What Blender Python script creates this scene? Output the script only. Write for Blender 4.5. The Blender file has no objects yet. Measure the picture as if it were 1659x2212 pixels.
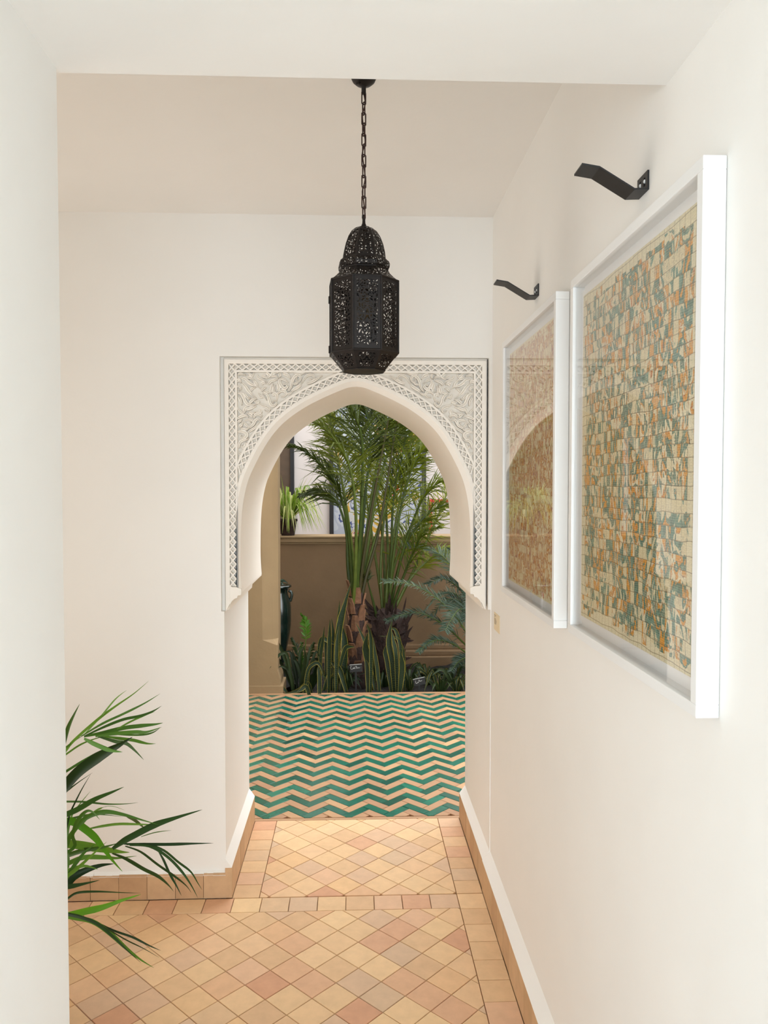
import bpy, math, random
from mathutils import Vector, Matrix
random.seed(7)
R = random.Random(11)
scene = bpy.context.scene
col = scene.collection

# ------------------------------------------------------------------ camera, world, lights, exposure
F_PX, CAM_H = 1661.0, 1.55
YAW, PITCH = math.atan(64.5 / F_PX), math.atan(55.0 / F_PX)
cam_d = bpy.data.cameras.new('camera')
cam = bpy.data.objects.new('camera', cam_d)
col.objects.link(cam)
cam.location = (0, 0, CAM_H)
cam.rotation_euler = (math.pi / 2 - PITCH, 0, -YAW)
cam_d.sensor_fit = 'HORIZONTAL'
cam_d.sensor_width = 36.0
cam_d.lens = F_PX / 1659.0 * 36.0
cam_d.clip_start = 0.02
scene.camera = cam

world = bpy.data.worlds.new('world')
scene.world = world
world.use_nodes = True
bg = world.node_tree.nodes['Background']
bg.inputs[0].default_value = (0.94, 0.98, 1.0, 1)
bg.inputs[1].default_value = 5.3

def area(name, loc, rot, sx, sy, power, color):
    d = bpy.data.lights.new(name, 'AREA')
    d.shape = 'RECTANGLE'; d.size = sx; d.size_y = sy; d.energy = power; d.color = color
    o = bpy.data.objects.new(name, d); col.objects.link(o)
    o.location = loc; o.rotation_euler = rot
    return o
# daylight from the bright patio at the open end of the corridor, behind the photographer
area('daylight_entrance', (0.02, -0.8, 0.98), (math.pi / 2, 0, 0), 0.95, 1.9, 21, (0.60, 0.83, 1.0))
# daylight through the wide doorway on the left side of the room
area('daylight_doorway', (-2.25, 2.05, 1.15), (0, -math.pi / 2, 0), 1.9, 1.3, 17, (1.0, 0.95, 0.88))

scene.cycles.diffuse_bounces = 8
scene.cycles.transparent_max_bounces = 16
vs = scene.view_settings
scene.display_settings.display_device = 'sRGB'
vs.view_transform = 'Standard'
vs.look = 'None'
vs.exposure = 0.1
vs.gamma = 1.0
vs.use_curve_mapping = False

# ------------------------------------------------------------------ helpers
CF = Vector((math.sin(YAW) * math.cos(PITCH), math.cos(YAW) * math.cos(PITCH), -math.sin(PITCH)))
CR = Vector((math.cos(YAW), -math.sin(YAW), 0))
CU = CR.cross(CF)
def at(px, py, Y):
    """photo pixel -> point of the place at depth Y (surveying helper)"""
    d = CF + CR * ((px - 829.5) / F_PX) - CU * ((py - 1106) / F_PX)
    return Vector((0, 0, CAM_H)) + d * (Y / d.y)

def finish(o, label=None, cat=None, group=None, kind=None):
    if label: o['label'] = label
    if cat: o['category'] = cat
    if group: o['group'] = group
    if kind: o['kind'] = kind
    return o

def put(o, parent=None):
    col.objects.link(o)
    if parent is not None:
        o.parent = parent
        o.matrix_parent_inverse = Matrix.Translation(-Vector(parent.location))
    return o

def empty(name, loc, label, cat, group=None):
    o = bpy.data.objects.new(name, None)
    o.empty_display_size = 0.05
    o.location = loc
    col.objects.link(o)
    return finish(o, label, cat, group)

class MB:
    def __init__(s): s.v = []; s.f = []; s.uv = {}; s.mi = []
    def add(s, vs_, fs, mi=0):
        n = len(s.v); s.v += [tuple(p) for p in vs_]
        for f in fs: s.f.append([n + i for i in f]); s.mi.append(mi)
        return n
    def box(s, x0, x1, y0, y1, z0, z1, mi=0):
        s.add([(x0,y0,z0),(x1,y0,z0),(x1,y1,z0),(x0,y1,z0),(x0,y0,z1),(x1,y0,z1),(x1,y1,z1),(x0,y1,z1)],
              [(0,3,2,1),(4,5,6,7),(0,1,5,4),(1,2,6,5),(2,3,7,6),(3,0,4,7)], mi)
    def prism(s, poly, y0, y1, mi=0):
        """polygon of (x,z) extruded in y"""
        n = len(poly)
        s.add([(x,y0,z) for x,z in poly] + [(x,y1,z) for x,z in poly],
              [tuple(range(n)), tuple(range(2*n-1, n-1, -1))] + [(i, n+i, n+(i+1)%n, (i+1)%n) for i in range(n)], mi)
    def prism_y(s, poly, y0, y1, mi=0): s.prism(poly, y0, y1, mi)
    def tube(s, pts, r, n=8, cap=True, mi=0):
        pts = [Vector(p) for p in pts]; m = len(pts)
        rr = r if hasattr(r, '__len__') else [r] * m
        base = len(s.v); prev = None
        for i, p in enumerate(pts):
            t = (pts[min(i+1, m-1)] - pts[max(i-1, 0)]).normalized()
            a = prev if prev is not None else (Vector((1,0,0)) if abs(t.x) < .8 else Vector((0,1,0)))
            a = (a - t * a.dot(t)).normalized(); b = t.cross(a); prev = a
            for k in range(n):
                q = 2*math.pi*k/n
                s.v.append(tuple(p + (a*math.cos(q) + b*math.sin(q)) * rr[i]))
        for i in range(m-1):
            for k in range(n):
                s.f.append([base+i*n+k, base+i*n+(k+1)%n, base+(i+1)*n+(k+1)%n, base+(i+1)*n+k]); s.mi.append(mi)
        if cap:
            s.f.append([base+k for k in range(n)][::-1]); s.mi.append(mi)
            s.f.append([base+(m-1)*n+k for k in range(n)]); s.mi.append(mi)
    def lathe(s, prof, c, n=24, mi=0, phase=0.0):
        base = len(s.v)
        for r, z in prof:
            for k in range(n):
                q = 2*math.pi*k/n + phase
                s.v.append((c[0]+r*math.cos(q), c[1]+r*math.sin(q), c[2]+z))
        for i in range(len(prof)-1):
            for k in range(n):
                s.f.append([base+i*n+k, base+i*n+(k+1)%n, base+(i+1)*n+(k+1)%n, base+(i+1)*n+k]); s.mi.append(mi)
    def mesh(s, name, mats, smooth=False, uv=None):
        me = bpy.data.meshes.new(name)
        me.from_pydata(s.v, [], s.f)
        for m in (mats if isinstance(mats, (list, tuple)) else [mats]): me.materials.append(m)
        if any(s.mi): me.polygons.foreach_set('material_index', s.mi)
        if smooth: me.polygons.foreach_set('use_smooth', [True]*len(me.polygons))
        if uv:
            l = me.uv_layers.new(name='UVMap')
            for lp in me.loops: l.data[lp.index].uv = uv[lp.vertex_index]
        me.update()
        return me
    def obj(s, name, mats, parent=None, smooth=False, uv=None):
        return put(bpy.data.objects.new(name, s.mesh(name, mats, smooth, uv)), parent)

def smooth_pts(p, n=6):
    p = [Vector(q) for q in p]
    if len(p) < 3: return [p[0].lerp(p[-1], i/n) for i in range(n+1)]
    out = []
    for i in range(len(p)-1):
        a = p[max(i-1,0)]; b = p[i]; c = p[i+1]; d = p[min(i+2,len(p)-1)]
        for k in range(n):
            t = k/n
            out.append(0.5*((2*b)+(c-a)*t+(2*a-5*b+4*c-d)*t*t+(3*b-a-3*c+d)*t*t*t))
    out.append(p[-1])
    return out

# ------------------------------------------------------------------ materials
def new_mat(name):
    m = bpy.data.materials.new(name); m.use_nodes = True
    nt = m.node_tree
    b = nt.nodes['Principled BSDF']
    return m, nt, b
def rgb(h):
    h = h.lstrip('#')
    c = [int(h[i:i+2], 16)/255 for i in (0,2,4)]
    return tuple(((x/12.92) if x <= .04045 else ((x+.055)/1.055)**2.4) for x in c) + (1,)
def ramp(nt, stops, interp='LINEAR'):
    r = nt.nodes.new('ShaderNodeValToRGB'); e = r.color_ramp; e.interpolation = interp
    while len(e.elements) < len(stops): e.elements.new(.5)
    for el, (p, c) in zip(e.elements, stops): el.position = p; el.color = c
    return r
def noise(nt, scale, detail=3, rough=.5, dist=0, coord='Object', vec=None):
    n = nt.nodes.new('ShaderNodeTexNoise')
    n.inputs['Scale'].default_value = scale; n.inputs['Detail'].default_value = detail
    n.inputs['Roughness'].default_value = rough; n.inputs['Distortion'].default_value = dist
    if vec is None:
        tc = nt.nodes.new('ShaderNodeTexCoord'); vec = tc.outputs[coord]
    nt.links.new(vec, n.inputs['Vector'])
    return n
def mixc(nt, fac, a, b, mode='MIX'):
    m = nt.nodes.new('ShaderNodeMix'); m.data_type = 'RGBA'; m.blend_type = mode
    for s, v in ((m.inputs[0], fac), (m.inputs[6], a), (m.inputs[7], b)):
        if hasattr(v, 'is_linked'): nt.links.new(v, s)
        else: s.default_value = v
    return m.outputs[2]
def math_n(nt, op, a, b=None, c=None):
    m = nt.nodes.new('ShaderNodeMath'); m.operation = op
    for i, v in enumerate((a, b, c)):
        if v is None: continue
        if hasattr(v, 'is_linked'): nt.links.new(v, m.inputs[i])
        else: m.inputs[i].default_value = v
    return m.outputs[0]
def bump(nt, b, h, strength, dist=.01):
    k = nt.nodes.new('ShaderNodeBump'); k.inputs['Strength'].default_value = strength; k.inputs['Distance'].default_value = dist
    nt.links.new(h, k.inputs['Height']); nt.links.new(k.outputs[0], b.inputs['Normal'])
def simple(name, color, rough=.6, var=.0, vscale=8, bumps=None, metallic=0, spec=.5, coat=0):
    m, nt, b = new_mat(name)
    c = rgb(color)
    if var:
        n = noise(nt, vscale, 5)
        d = tuple(x*(1-var) for x in c[:3]) + (1,); u = tuple(min(1, x*(1+var)) for x in c[:3]) + (1,)
        r = ramp(nt, [(.3, d), (.7, u)]); nt.links.new(n.outputs['Fac'], r.inputs[0]); nt.links.new(r.outputs[0], b.inputs['Base Color'])
    else: b.inputs['Base Color'].default_value = c
    b.inputs['Roughness'].default_value = rough; b.inputs['Metallic'].default_value = metallic
    b.inputs['Specular IOR Level'].default_value = spec; b.inputs['Coat Weight'].default_value = coat
    if bumps:
        n = noise(nt, bumps[0], 4); bump(nt, b, n.outputs['Fac'], bumps[1], bumps[2] if len(bumps) > 2 else .01)
    return m
M = {}
M['plaster'] = simple('white_plaster', '#ebe9e5', .75, .012, 3, (9, .12, .02), spec=.25)
M['stucco'] = simple('carved_stucco', '#f1ece4', .8, .01, 6, (60, .1, .004), spec=.2)
M['tan'] = simple('tan_tadelakt', '#7a6248', .7, .07, 4, (25, .15, .01), spec=.25)
M['pillar'] = simple('pillar_plaster', '#8e7758', .7, .07, 5, (25, .15, .01), spec=.25)
M['gallery'] = simple('gallery_plaster', '#bdb5b1', .8, .02, 3)
M['grout'] = simple('grout', '#9c7a58', .9, .12, 20)
M['cream_grout'] = simple('cream_grout', '#b89b7c', .9, .1, 20)
M['white_paint'] = simple('white_satin_paint', '#e8e8e7', .4, spec=.4)
M['black_metal'] = simple('black_powder_coat', '#17171a', .45, .15, 60, spec=.5)
M['dark_iron'] = simple('dark_bronze_metal', '#1d1714', .5, .2, 90, metallic=.35, spec=.4)
M['chain'] = simple('rusty_chain_metal', '#3b2622', .5, .2, 90, metallic=.4)
M['soil'] = simple('dark_soil', '#15100c', .95, .4, 30, (50, .6, .03))
M['trunk'] = simple('palm_boot_bark', '#6a4830', .85, .25, 18, (40, .5, .02))
M['fibre'] = simple('palm_fibre', '#2c1a13', .9, .3, 30, (60, .6, .02))
M['urn'] = simple('green_glazed_ceramic', '#12231d', .18, .3, 10, coat=.6)
M['terracotta_pot'] = simple('terracotta_pot', '#a5623c', .8, .12, 10)
M['door'] = simple('dark_brown_wood', '#4a3a2a', .6, .15, 12)
M['black_frame'] = simple('black_frame_paint', '#111116', .5)
M['red_frame'] = simple('red_frame_paint', '#b0181c', .5)
M['sign'] = simple('black_slate_sign', '#131313', .6)
M['chalk'] = simple('white_chalk_writing', '#a9a9a6', .8)
M['card'] = simple('cream_card', '#e6d6b6', .7)
M['ink'] = simple('brown_ink', '#7c6a54', .7)
M['bulb'] = simple('bulb_glass', '#5b4c38', .15, coat=.3)
M['brass'] = simple('brass_socket', '#3a2c1c', .4, metallic=.8)

def tile_mat(name, stops, rough, spots=.12, bump_s=.15, coat=0.0, spec=.4):
    m, nt, b = new_mat(name)
    oi = nt.nodes.new('ShaderNodeObjectInfo')
    r = ramp(nt, [(p, rgb(c)) for p, c in stops]); nt.links.new(oi.outputs['Random'], r.inputs[0])
    n = noise(nt, 22, 6, .6, coord='Object')
    mp = nt.nodes.new('ShaderNodeVectorMath'); mp.operation = 'ADD'
    tc = nt.nodes.new('ShaderNodeTexCoord'); sc = nt.nodes.new('ShaderNodeVectorMath'); sc.operation = 'SCALE'
    nt.links.new(oi.outputs['Location'], sc.inputs[0]); sc.inputs['Scale'].default_value = 3.1
    nt.links.new(tc.outputs['Object'], mp.inputs[0]); nt.links.new(sc.outputs[0], mp.inputs[1]); nt.links.new(mp.outputs[0], n.inputs['Vector'])
    d = ramp(nt, [(.3, (1-spots,)*3+(1,)), (.7, (1,1,1,1))]); nt.links.new(n.outputs['Fac'], d.inputs[0])
    c = mixc(nt, 1.0, r.outputs[0], d.outputs[0], 'MULTIPLY')
    nt.links.new(c, b.inputs['Base Color'])
    b.inputs['Roughness'].default_value = rough; b.inputs['Specular IOR Level'].default_value = spec
    b.inputs['Coat Weight'].default_value = coat; b.inputs['Coat Roughness'].default_value = .15
    bump(nt, b, n.outputs['Fac'], bump_s, .004)
    return m
M['terracotta'] = tile_mat('terracotta_tile', [(0,'#dfb88e'),(.14,'#e3be90'),(.28,'#d4ad84'),(.42,'#e6c394'),(.56,'#ddb28e'),(.7,'#cfb090'),(.82,'#e2b988'),(.94,'#d6a884'),(1,'#cf9a76')], .55, .13)
M['skirting'] = tile_mat('skirting_tile', [(0,'#c9a47c'),(.5,'#d3af88'),(1,'#c09a74')], .6, .14)
M['green'] = tile_mat('green_glazed_tile', [(0,'#0b5a48'),(.3,'#126a56'),(.6,'#085042'),(.85,'#1c765f'),(1,'#06483a')], .25, .25, .25, .5)
M['cream'] = tile_mat('cream_tile', [(0,'#a8805f'),(.4,'#b08864'),(.75,'#a0785a'),(1,'#bb946c')], .5, .1)

def leaf_mat(name, stops, rough=.45, trans=.25, scale=14):
    m, nt, b = new_mat(name)
    oi = nt.nodes.new('ShaderNodeObjectInfo')
    n = noise(nt, scale, 4)
    s = math_n(nt, 'ADD', math_n(nt, 'MULTIPLY', oi.outputs['Random'], .55), math_n(nt, 'MULTIPLY', n.outputs['Fac'], .45))
    r = ramp(nt, [(p, rgb(c)) for p, c in stops]); nt.links.new(s, r.inputs[0])
    nt.links.new(r.outputs[0], b.inputs['Base Color']); b.inputs['Roughness'].default_value = rough
    b.inputs['Specular IOR Level'].default_value = .22
    t = nt.nodes.new('ShaderNodeBsdfTranslucent'); nt.links.new(r.outputs[0], t.inputs[0])
    mx = nt.nodes.new('ShaderNodeMixShader'); mx.inputs[0].default_value = trans
    nt.links.new(b.outputs[0], mx.inputs[1]); nt.links.new(t.outputs[0], mx.inputs[2])
    nt.links.new(mx.outputs[0], nt.nodes['Material Output'].inputs[0])
    return m
M['palm_leaf'] = leaf_mat('palm_leaf', [(.2,'#232c08'),(.5,'#3b450c'),(.8,'#5f661a')])
M['palm_bright'] = leaf_mat('bright_palm_leaf', [(.2,'#434f10'),(.5,'#646e18'),(.8,'#8f942c')], trans=.35)
M['palm_stalk'] = leaf_mat('palm_stalk', [(.2,'#2c3a12'),(.5,'#42501e'),(.8,'#5a642a')], .4, .05)
M['palm_stalk_dark'] = leaf_mat('dark_palm_stalk', [(.2,'#2a2c14'),(.8,'#453c20')], .45, .0)
M['cycad_leaf'] = leaf_mat('cycad_leaf', [(.2,'#223024'),(.5,'#38493a'),(.8,'#5c6c58')], .35, .1)
M['room_leaf'] = leaf_mat('room_palm_leaf', [(.2,'#31521a'),(.5,'#4a7526'),(.8,'#6f9c34')], .4, .2, 6)
M['room_leaf_dark'] = leaf_mat('dark_room_palm_leaf', [(.2,'#1c3414'),(.8,'#2d4a1f')], .35, .1, 6)
M['room_leaf_bright'] = leaf_mat('bright_room_palm_leaf', [(.2,'#4f8a1d'),(.8,'#6fae2c')], .35, .3, 6)
M['spider_leaf'] = leaf_mat('spider_plant_leaf', [(.2,'#5f8618'),(.45,'#8fa63a'),(.8,'#cfcd92')], .4, .35, 30)
M['fern_leaf'] = leaf_mat('glossy_green_leaf', [(.2,'#22400f'),(.8,'#447018')], .35, .2)
M['grass_leaf'] = leaf_mat('dark_strap_leaf', [(.2,'#141f0e'),(.8,'#2a381b')], .4, .12)

def snake_mat():
    m, nt, b = new_mat('variegated_snake_leaf')
    tc = nt.nodes.new('ShaderNodeTexCoord'); sp = nt.nodes.new('ShaderNodeSeparateXYZ'); nt.links.new(tc.outputs['UV'], sp.inputs[0])
    e = math_n(nt, 'ABSOLUTE', math_n(nt, 'SUBTRACT', sp.outputs[0], .5))
    n = noise(nt, 3, 2, coord='UV')
    wv = nt.nodes.new('ShaderNodeTexWave'); wv.bands_direction = 'Y'; wv.inputs['Scale'].default_value = 5.0; wv.inputs['Distortion'].default_value = 6; wv.inputs['Detail'].default_value = 2
    nt.links.new(tc.outputs['UV'], wv.inputs['Vector'])
    g = ramp(nt, [(.3, rgb('#0e190a')), (.7, rgb('#26361d'))]); nt.links.new(wv.outputs['Fac'], g.inputs[0])
    k = math_n(nt, 'GREATER_THAN', math_n(nt, 'ADD', e, math_n(nt, 'MULTIPLY', n.outputs['Fac'], .08)), .475)
    c = mixc(nt, k, g.outputs[0], rgb('#8f8130'))
    nt.links.new(c, b.inputs['Base Color']); b.inputs['Roughness'].default_value = .5; b.inputs['Specular IOR Level'].default_value = .25
    return m
M['snake'] = snake_mat()

def glass_mat():
    m, nt, b = new_mat('picture_glass')
    nt.nodes.remove(b)
    tr = nt.nodes.new('ShaderNodeBsdfTransparent'); gl = nt.nodes.new('ShaderNodeBsdfGlossy'); gl.inputs['Roughness'].default_value = 0.0
    fr = nt.nodes.new('ShaderNodeFresnel'); 
    ge = nt.nodes.new('ShaderNodeNewGeometry'); mr = nt.nodes.new('ShaderNodeMix'); mr.inputs[2].default_value = 1.45; mr.inputs[3].default_value = 1/1.45
    nt.links.new(ge.outputs['Backfacing'], mr.inputs[0]); nt.links.new(mr.outputs[0], fr.inputs['IOR'])
    mx = nt.nodes.new('ShaderNodeMixShader'); nt.links.new(fr.outputs[0], mx.inputs[0]); nt.links.new(tr.outputs[0], mx.inputs[1]); nt.links.new(gl.outputs[0], mx.inputs[2])
    nt.links.new(mx.outputs[0], nt.nodes['Material Output'].inputs[0])
    return m
M['glass'] = glass_mat()

def art_mat(name, W, Hh, cells, stops, marble_w, line_c, paper, margin, fine, rule=1.0):
    """printed / woven abstract grid: y,z object coordinates of the sheet"""
    m, nt, b = new_mat(name)
    tc = nt.nodes.new('ShaderNodeTexCoord'); sp = nt.nodes.new('ShaderNodeSeparateXYZ'); nt.links.new(tc.outputs['Object'], sp.inputs[0])
    y, z = sp.outputs[1], sp.outputs[2]
    def vec(a, c, w=0.0):
        q = nt.nodes.new('ShaderNodeCombineXYZ')
        for i, v in enumerate((a, c, w)):
            if hasattr(v, 'is_linked'): nt.links.new(v, q.inputs[i])
            else: q.inputs[i].default_value = v
        return q.outputs[0]
    # gently warped warp/weft
    wob = noise(nt, 9, 2, vec=vec(y, z))
    z2 = math_n(nt, 'ADD', z, math_n(nt, 'MULTIPLY', math_n(nt, 'SUBTRACT', wob.outputs['Fac'], .5), .016))
    cy = math_n(nt, 'FLOOR', math_n(nt, 'MULTIPLY', y, 1/cells[0])); cz = math_n(nt, 'FLOOR', math_n(nt, 'MULTIPLY', z2, 1/cells[1]))
    wn = nt.nodes.new('ShaderNodeTexWhiteNoise'); wn.noise_dimensions = '2D'; nt.links.new(vec(cy, cz), wn.inputs['Vector'])
    # marbling: stretched, strongly distorted swirls re-seeded in blocks of cells
    blk = nt.nodes.new('ShaderNodeTexWhiteNoise'); blk.noise_dimensions = '1D'
    nt.links.new(math_n(nt, 'FLOOR', math_n(nt, 'MULTIPLY', cz, .5)), blk.inputs['W'])
    mv = vec(math_n(nt, 'MULTIPLY', y, 26), math_n(nt, 'MULTIPLY', z2, 11), math_n(nt, 'MULTIPLY', blk.outputs[0], 1.2))
    mb = noise(nt, 1.0, 2, .5, 2.2, vec=mv)
    low = noise(nt, 5.5, 2, vec=vec(y, z))
    v = math_n(nt, 'ADD', math_n(nt, 'MULTIPLY', wn.outputs['Value'], 1-marble_w), math_n(nt, 'MULTIPLY', mb.outputs['Fac'], marble_w))
    v = math_n(nt, 'ADD', v, math_n(nt, 'MULTIPLY', math_n(nt, 'SUBTRACT', low.outputs['Fac'], .5), .5))
    r = ramp(nt, [(p, rgb(c)) for p, c in stops], 'CONSTANT'); nt.links.new(v, r.inputs[0])
    c = r.outputs[0]
    # swirling drawn lines
    ln = noise(nt, 1.0, 2, .5, 3.0, vec=vec(math_n(nt, 'MULTIPLY', y, 42), math_n(nt, 'MULTIPLY', z2, 17), 4.0))
    saw = math_n(nt, 'FRACT', math_n(nt, 'MULTIPLY', ln.outputs['Fac'], 9.0))
    k1 = math_n(nt, 'LESS_THAN', saw, .10); k2 = math_n(nt, 'GREATER_THAN', saw, .86)
    msk = math_n(nt, 'GREATER_THAN', noise(nt, 26, 1, vec=vec(y, z, 2.0)).outputs['Fac'], .50)
    c = mixc(nt, math_n(nt, 'MULTIPLY', math_n(nt, 'MULTIPLY', k1, msk), .8), c, rgb(line_c))
    c = mixc(nt, math_n(nt, 'MULTIPLY', math_n(nt, 'MULTIPLY', k2, msk), .85), c, rgb(paper))
    # margin of bare paper with a ragged inner edge
    ed = math_n(nt, 'MINIMUM', math_n(nt, 'SUBTRACT', W/2, math_n(nt, 'ABSOLUTE', y)), math_n(nt, 'SUBTRACT', Hh/2, math_n(nt, 'ABSOLUTE', z)))
    rag = math_n(nt, 'MULTIPLY', math_n(nt, 'SUBTRACT', wn.outputs['Value'], .5), margin*1.3)
    mk = math_n(nt, 'LESS_THAN', math_n(nt, 'ADD', ed, rag), margin)
    c = mixc(nt, math_n(nt, 'MULTIPLY', mk, .93), c, rgb(paper))
    # thread grid
    for q, s, dk, amt in ((y, fine, '#f2e8cd', .2), (z2, fine*.8, '#f2e8cd', .2), (y, cells[0], '#7d6a45', .5*rule), (z2, cells[1], '#6d5a3c', .6*rule)):
        fr = math_n(nt, 'FRACT', math_n(nt, 'MULTIPLY', q, 1/s))
        kk = math_n(nt, 'LESS_THAN', fr, .22 if s < .01 else .07)
        c = mixc(nt, math_n(nt, 'MULTIPLY', kk, amt), c, rgb(dk))
    gn = noise(nt, 160, 3, vec=vec(y, math_n(nt, 'MULTIPLY', z, 3.0)))
    g = ramp(nt, [(.3, (.8,.8,.8,1)), (.7, (1.06,1.06,1.06,1))]); nt.links.new(gn.outputs['Fac'], g.inputs[0])
    c = mixc(nt, 1.0, c, g.outputs[0], 'MULTIPLY')
    nt.links.new(c, b.inputs['Base Color']); b.inputs['Roughness'].default_value = .8
    b.inputs['Specular IOR Level'].default_value = .2
    return m

def rope(pts, w, name, mat, parent, hint=(0,-1,.35), fold=.25, prof=None, twist=0.0, n=5):
    """a leaf blade: tapered, keeled strip through the points"""
    p = smooth_pts(pts, n); m = len(p); mb = MB(); uv = []
    hint = Vector(hint).normalized()
    for i, q in enumerate(p):
        t = (p[min(i+1,m-1)] - p[max(i-1,0)]).normalized()
        h = Matrix.Rotation(twist*i/m, 3, t) @ hint
        s = t.cross(h)
        if s.length < 1e-4: s = t.cross(Vector((1,0,0)))
        s.normalize(); nn = s.cross(t)
        x = i/(m-1)
        k = prof(x) if prof else min(1, .45+x*2.2) * min(1, (1-x)*2.4+.03)
        hw = w*.5*k
        mb.v += [tuple(q - s*hw + nn*hw*fold), tuple(q - nn*hw*fold), tuple(q + s*hw + nn*hw*fold)]
        uv += [(0,x*4), (.5,x*4), (1,x*4)]
    for i in range(m-1):
        a = 3*i
        mb.f += [[a,a+1,a+4,a+3],[a+1,a+2,a+5,a+4]]; mb.mi += [0,0]
    return mb.obj(name, mat, parent, True, uv)

# ------------------------------------------------------------------ dimensions of the place
XR, XL = 0.52, -0.475           # corridor walls
YB = 1.272                      # end of the corridor's lower ceiling
YW, YP = 2.89, 3.54             # arch wall: room face, courtyard face
ZC, ZS = 2.555, 2.218           # room ceiling, corridor soffit
JL, JR = -0.487, 0.517          # passage jambs
XRM = -2.4                      # far left end of the room
TOP = 5.2

def struct(mb, name, mat, smooth=False, parent=None):
    o = mb.obj(name, mat, parent, smooth)
    if parent is None: o['kind'] = 'structure'
    return o

# floors (base slabs under the laid tiles)
b = MB(); b.box(XRM-1.6, 2.2, -3.6, YW, -.15, -.012); floor = struct(b, 'floor', M['grout'])
b = MB(); b.box(JL-.3, JR+.3, YW, 3.562, -.15, -.012); floor_p = struct(b, 'floor_passage', M['grout'])
b = MB(); b.box(-2.3, 2.5, 3.562, 5.735, -.15, -.012); floor_c = struct(b, 'floor_courtyard', M['cream_grout'])
b = MB(); b.box(-2.3, 2.5, 5.735, 9.3, -.3, -.16); floor_g = struct(b, 'floor_gallery', M['cream_grout'])

# right wall
b = MB(); b.box(XR, XR+.35, -.85, YW, -.1, ZC+.3); wall_r = struct(b, 'wall_right', M['plaster'])
# left pier wall of the corridor and the room walls behind it
b = MB(); b.box(XL-.16, XL, -.85, YB, -.1, ZS+.6); struct(b, 'wall_left', M['plaster'])
b = MB()
b.box(XRM-.15, XL-.16, YB-.25, YB-.1, -.1, ZC+.3)
b.box(XRM-.15, XRM, YB-.1, 1.35, -.1, ZC+.3); b.box(XRM-.15, XRM, 2.75, YW, -.1, ZC+.3); b.box(XRM-.15, XRM, 1.35, 2.75, 2.15, ZC+.3)
struct(b, 'wall_room_left', M['plaster'])
# unseen boxes added to block sky light: behind the photographer, beyond the left doorway
b = MB(); b.box(-2.2, 2.2, -3.6, -.85, 2.7, 2.85); b.box(-2.2, -2.05, -3.6, -.85, -.1, 2.7); b.box(2.05, 2.2, -3.6, -.85, -.1, 2.7)
b.box(-2.2, XL-.16, -.95, -.8, -.1, 2.85); b.box(XR+.3, 2.2, -.95, -.8, -.1, 2.85); struct(b, 'wall_sky_block_rear', M['plaster'])  # added roof and walls, keep the sky from lighting the corridor
b = MB(); b.box(XRM-1.6, XRM-1.45, 1.0, 3.1, -.1, 2.6); b.box(XRM-1.6, XRM-.15, 1.0, 1.15, -.1, 2.6); b.box(XRM-1.6, XRM-.15, 2.95, 3.1, -.1, 2.6); b.box(XRM-1.6, XRM-.15, 1.0, 3.1, 2.6, 2.75)
struct(b, 'wall_sky_block_side', M['plaster'])  # added closed box, stops sky light entering by the doorway
# ceilings
b = MB(); b.box(XL-.16, XR+.05, -.85, YB+.012, ZS, ZS+.33); struct(b, 'ceiling_corridor', M['plaster'])
b = MB(); b.box(XRM-.15, XR+.05, YB-.25, YW+.02, ZC, ZC+.2); struct(b, 'ceiling', M['plaster'])
# arch wall
b = MB(); NX0, NX1, NZ, NB = -.498, .508, 2.033, 1.082
b.box(XRM-.15, NX0, YW, YP, -.1, TOP)
b.box(NX0, JL, YW, YP, -.1, NB); b.box(NX0, JL, YW+.022, YP, NB, TOP)
b.box(NX0, NX1, YW, YW+.022, NZ, ZC+.1); b.box(NX0, JR, YW+.022, YP, NZ, TOP)
b.box(JR, XR+.6, YW, YP, -.1, NB); b.box(NX1, XR+.6, YW, YW+.022, NB, ZC+.1); b.box(JR, XR+.6, YW+.022, YP, NB, TOP)
struct(b, 'wall_arch', M['plaster'])
# courtyard enclosure and upper walls, built tall out of view to limit sky light
b = MB(); b.box(-2.45, -2.3, YP, 9.3, -.1, TOP); struct(b, 'wall_courtyard_left', M['tan'])
b = MB(); b.box(2.5, 2.65, YP, 9.3, -.1, 3.0); struct(b, 'wall_courtyard_right', M['gallery'])  # unseen; kept lower and pale so sky light reaches the left jamb
b = MB(); b.box(-2.3, 2.5, 9.1, 9.3, -.16, TOP); struct(b, 'wall_far', M['gallery'])

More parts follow.
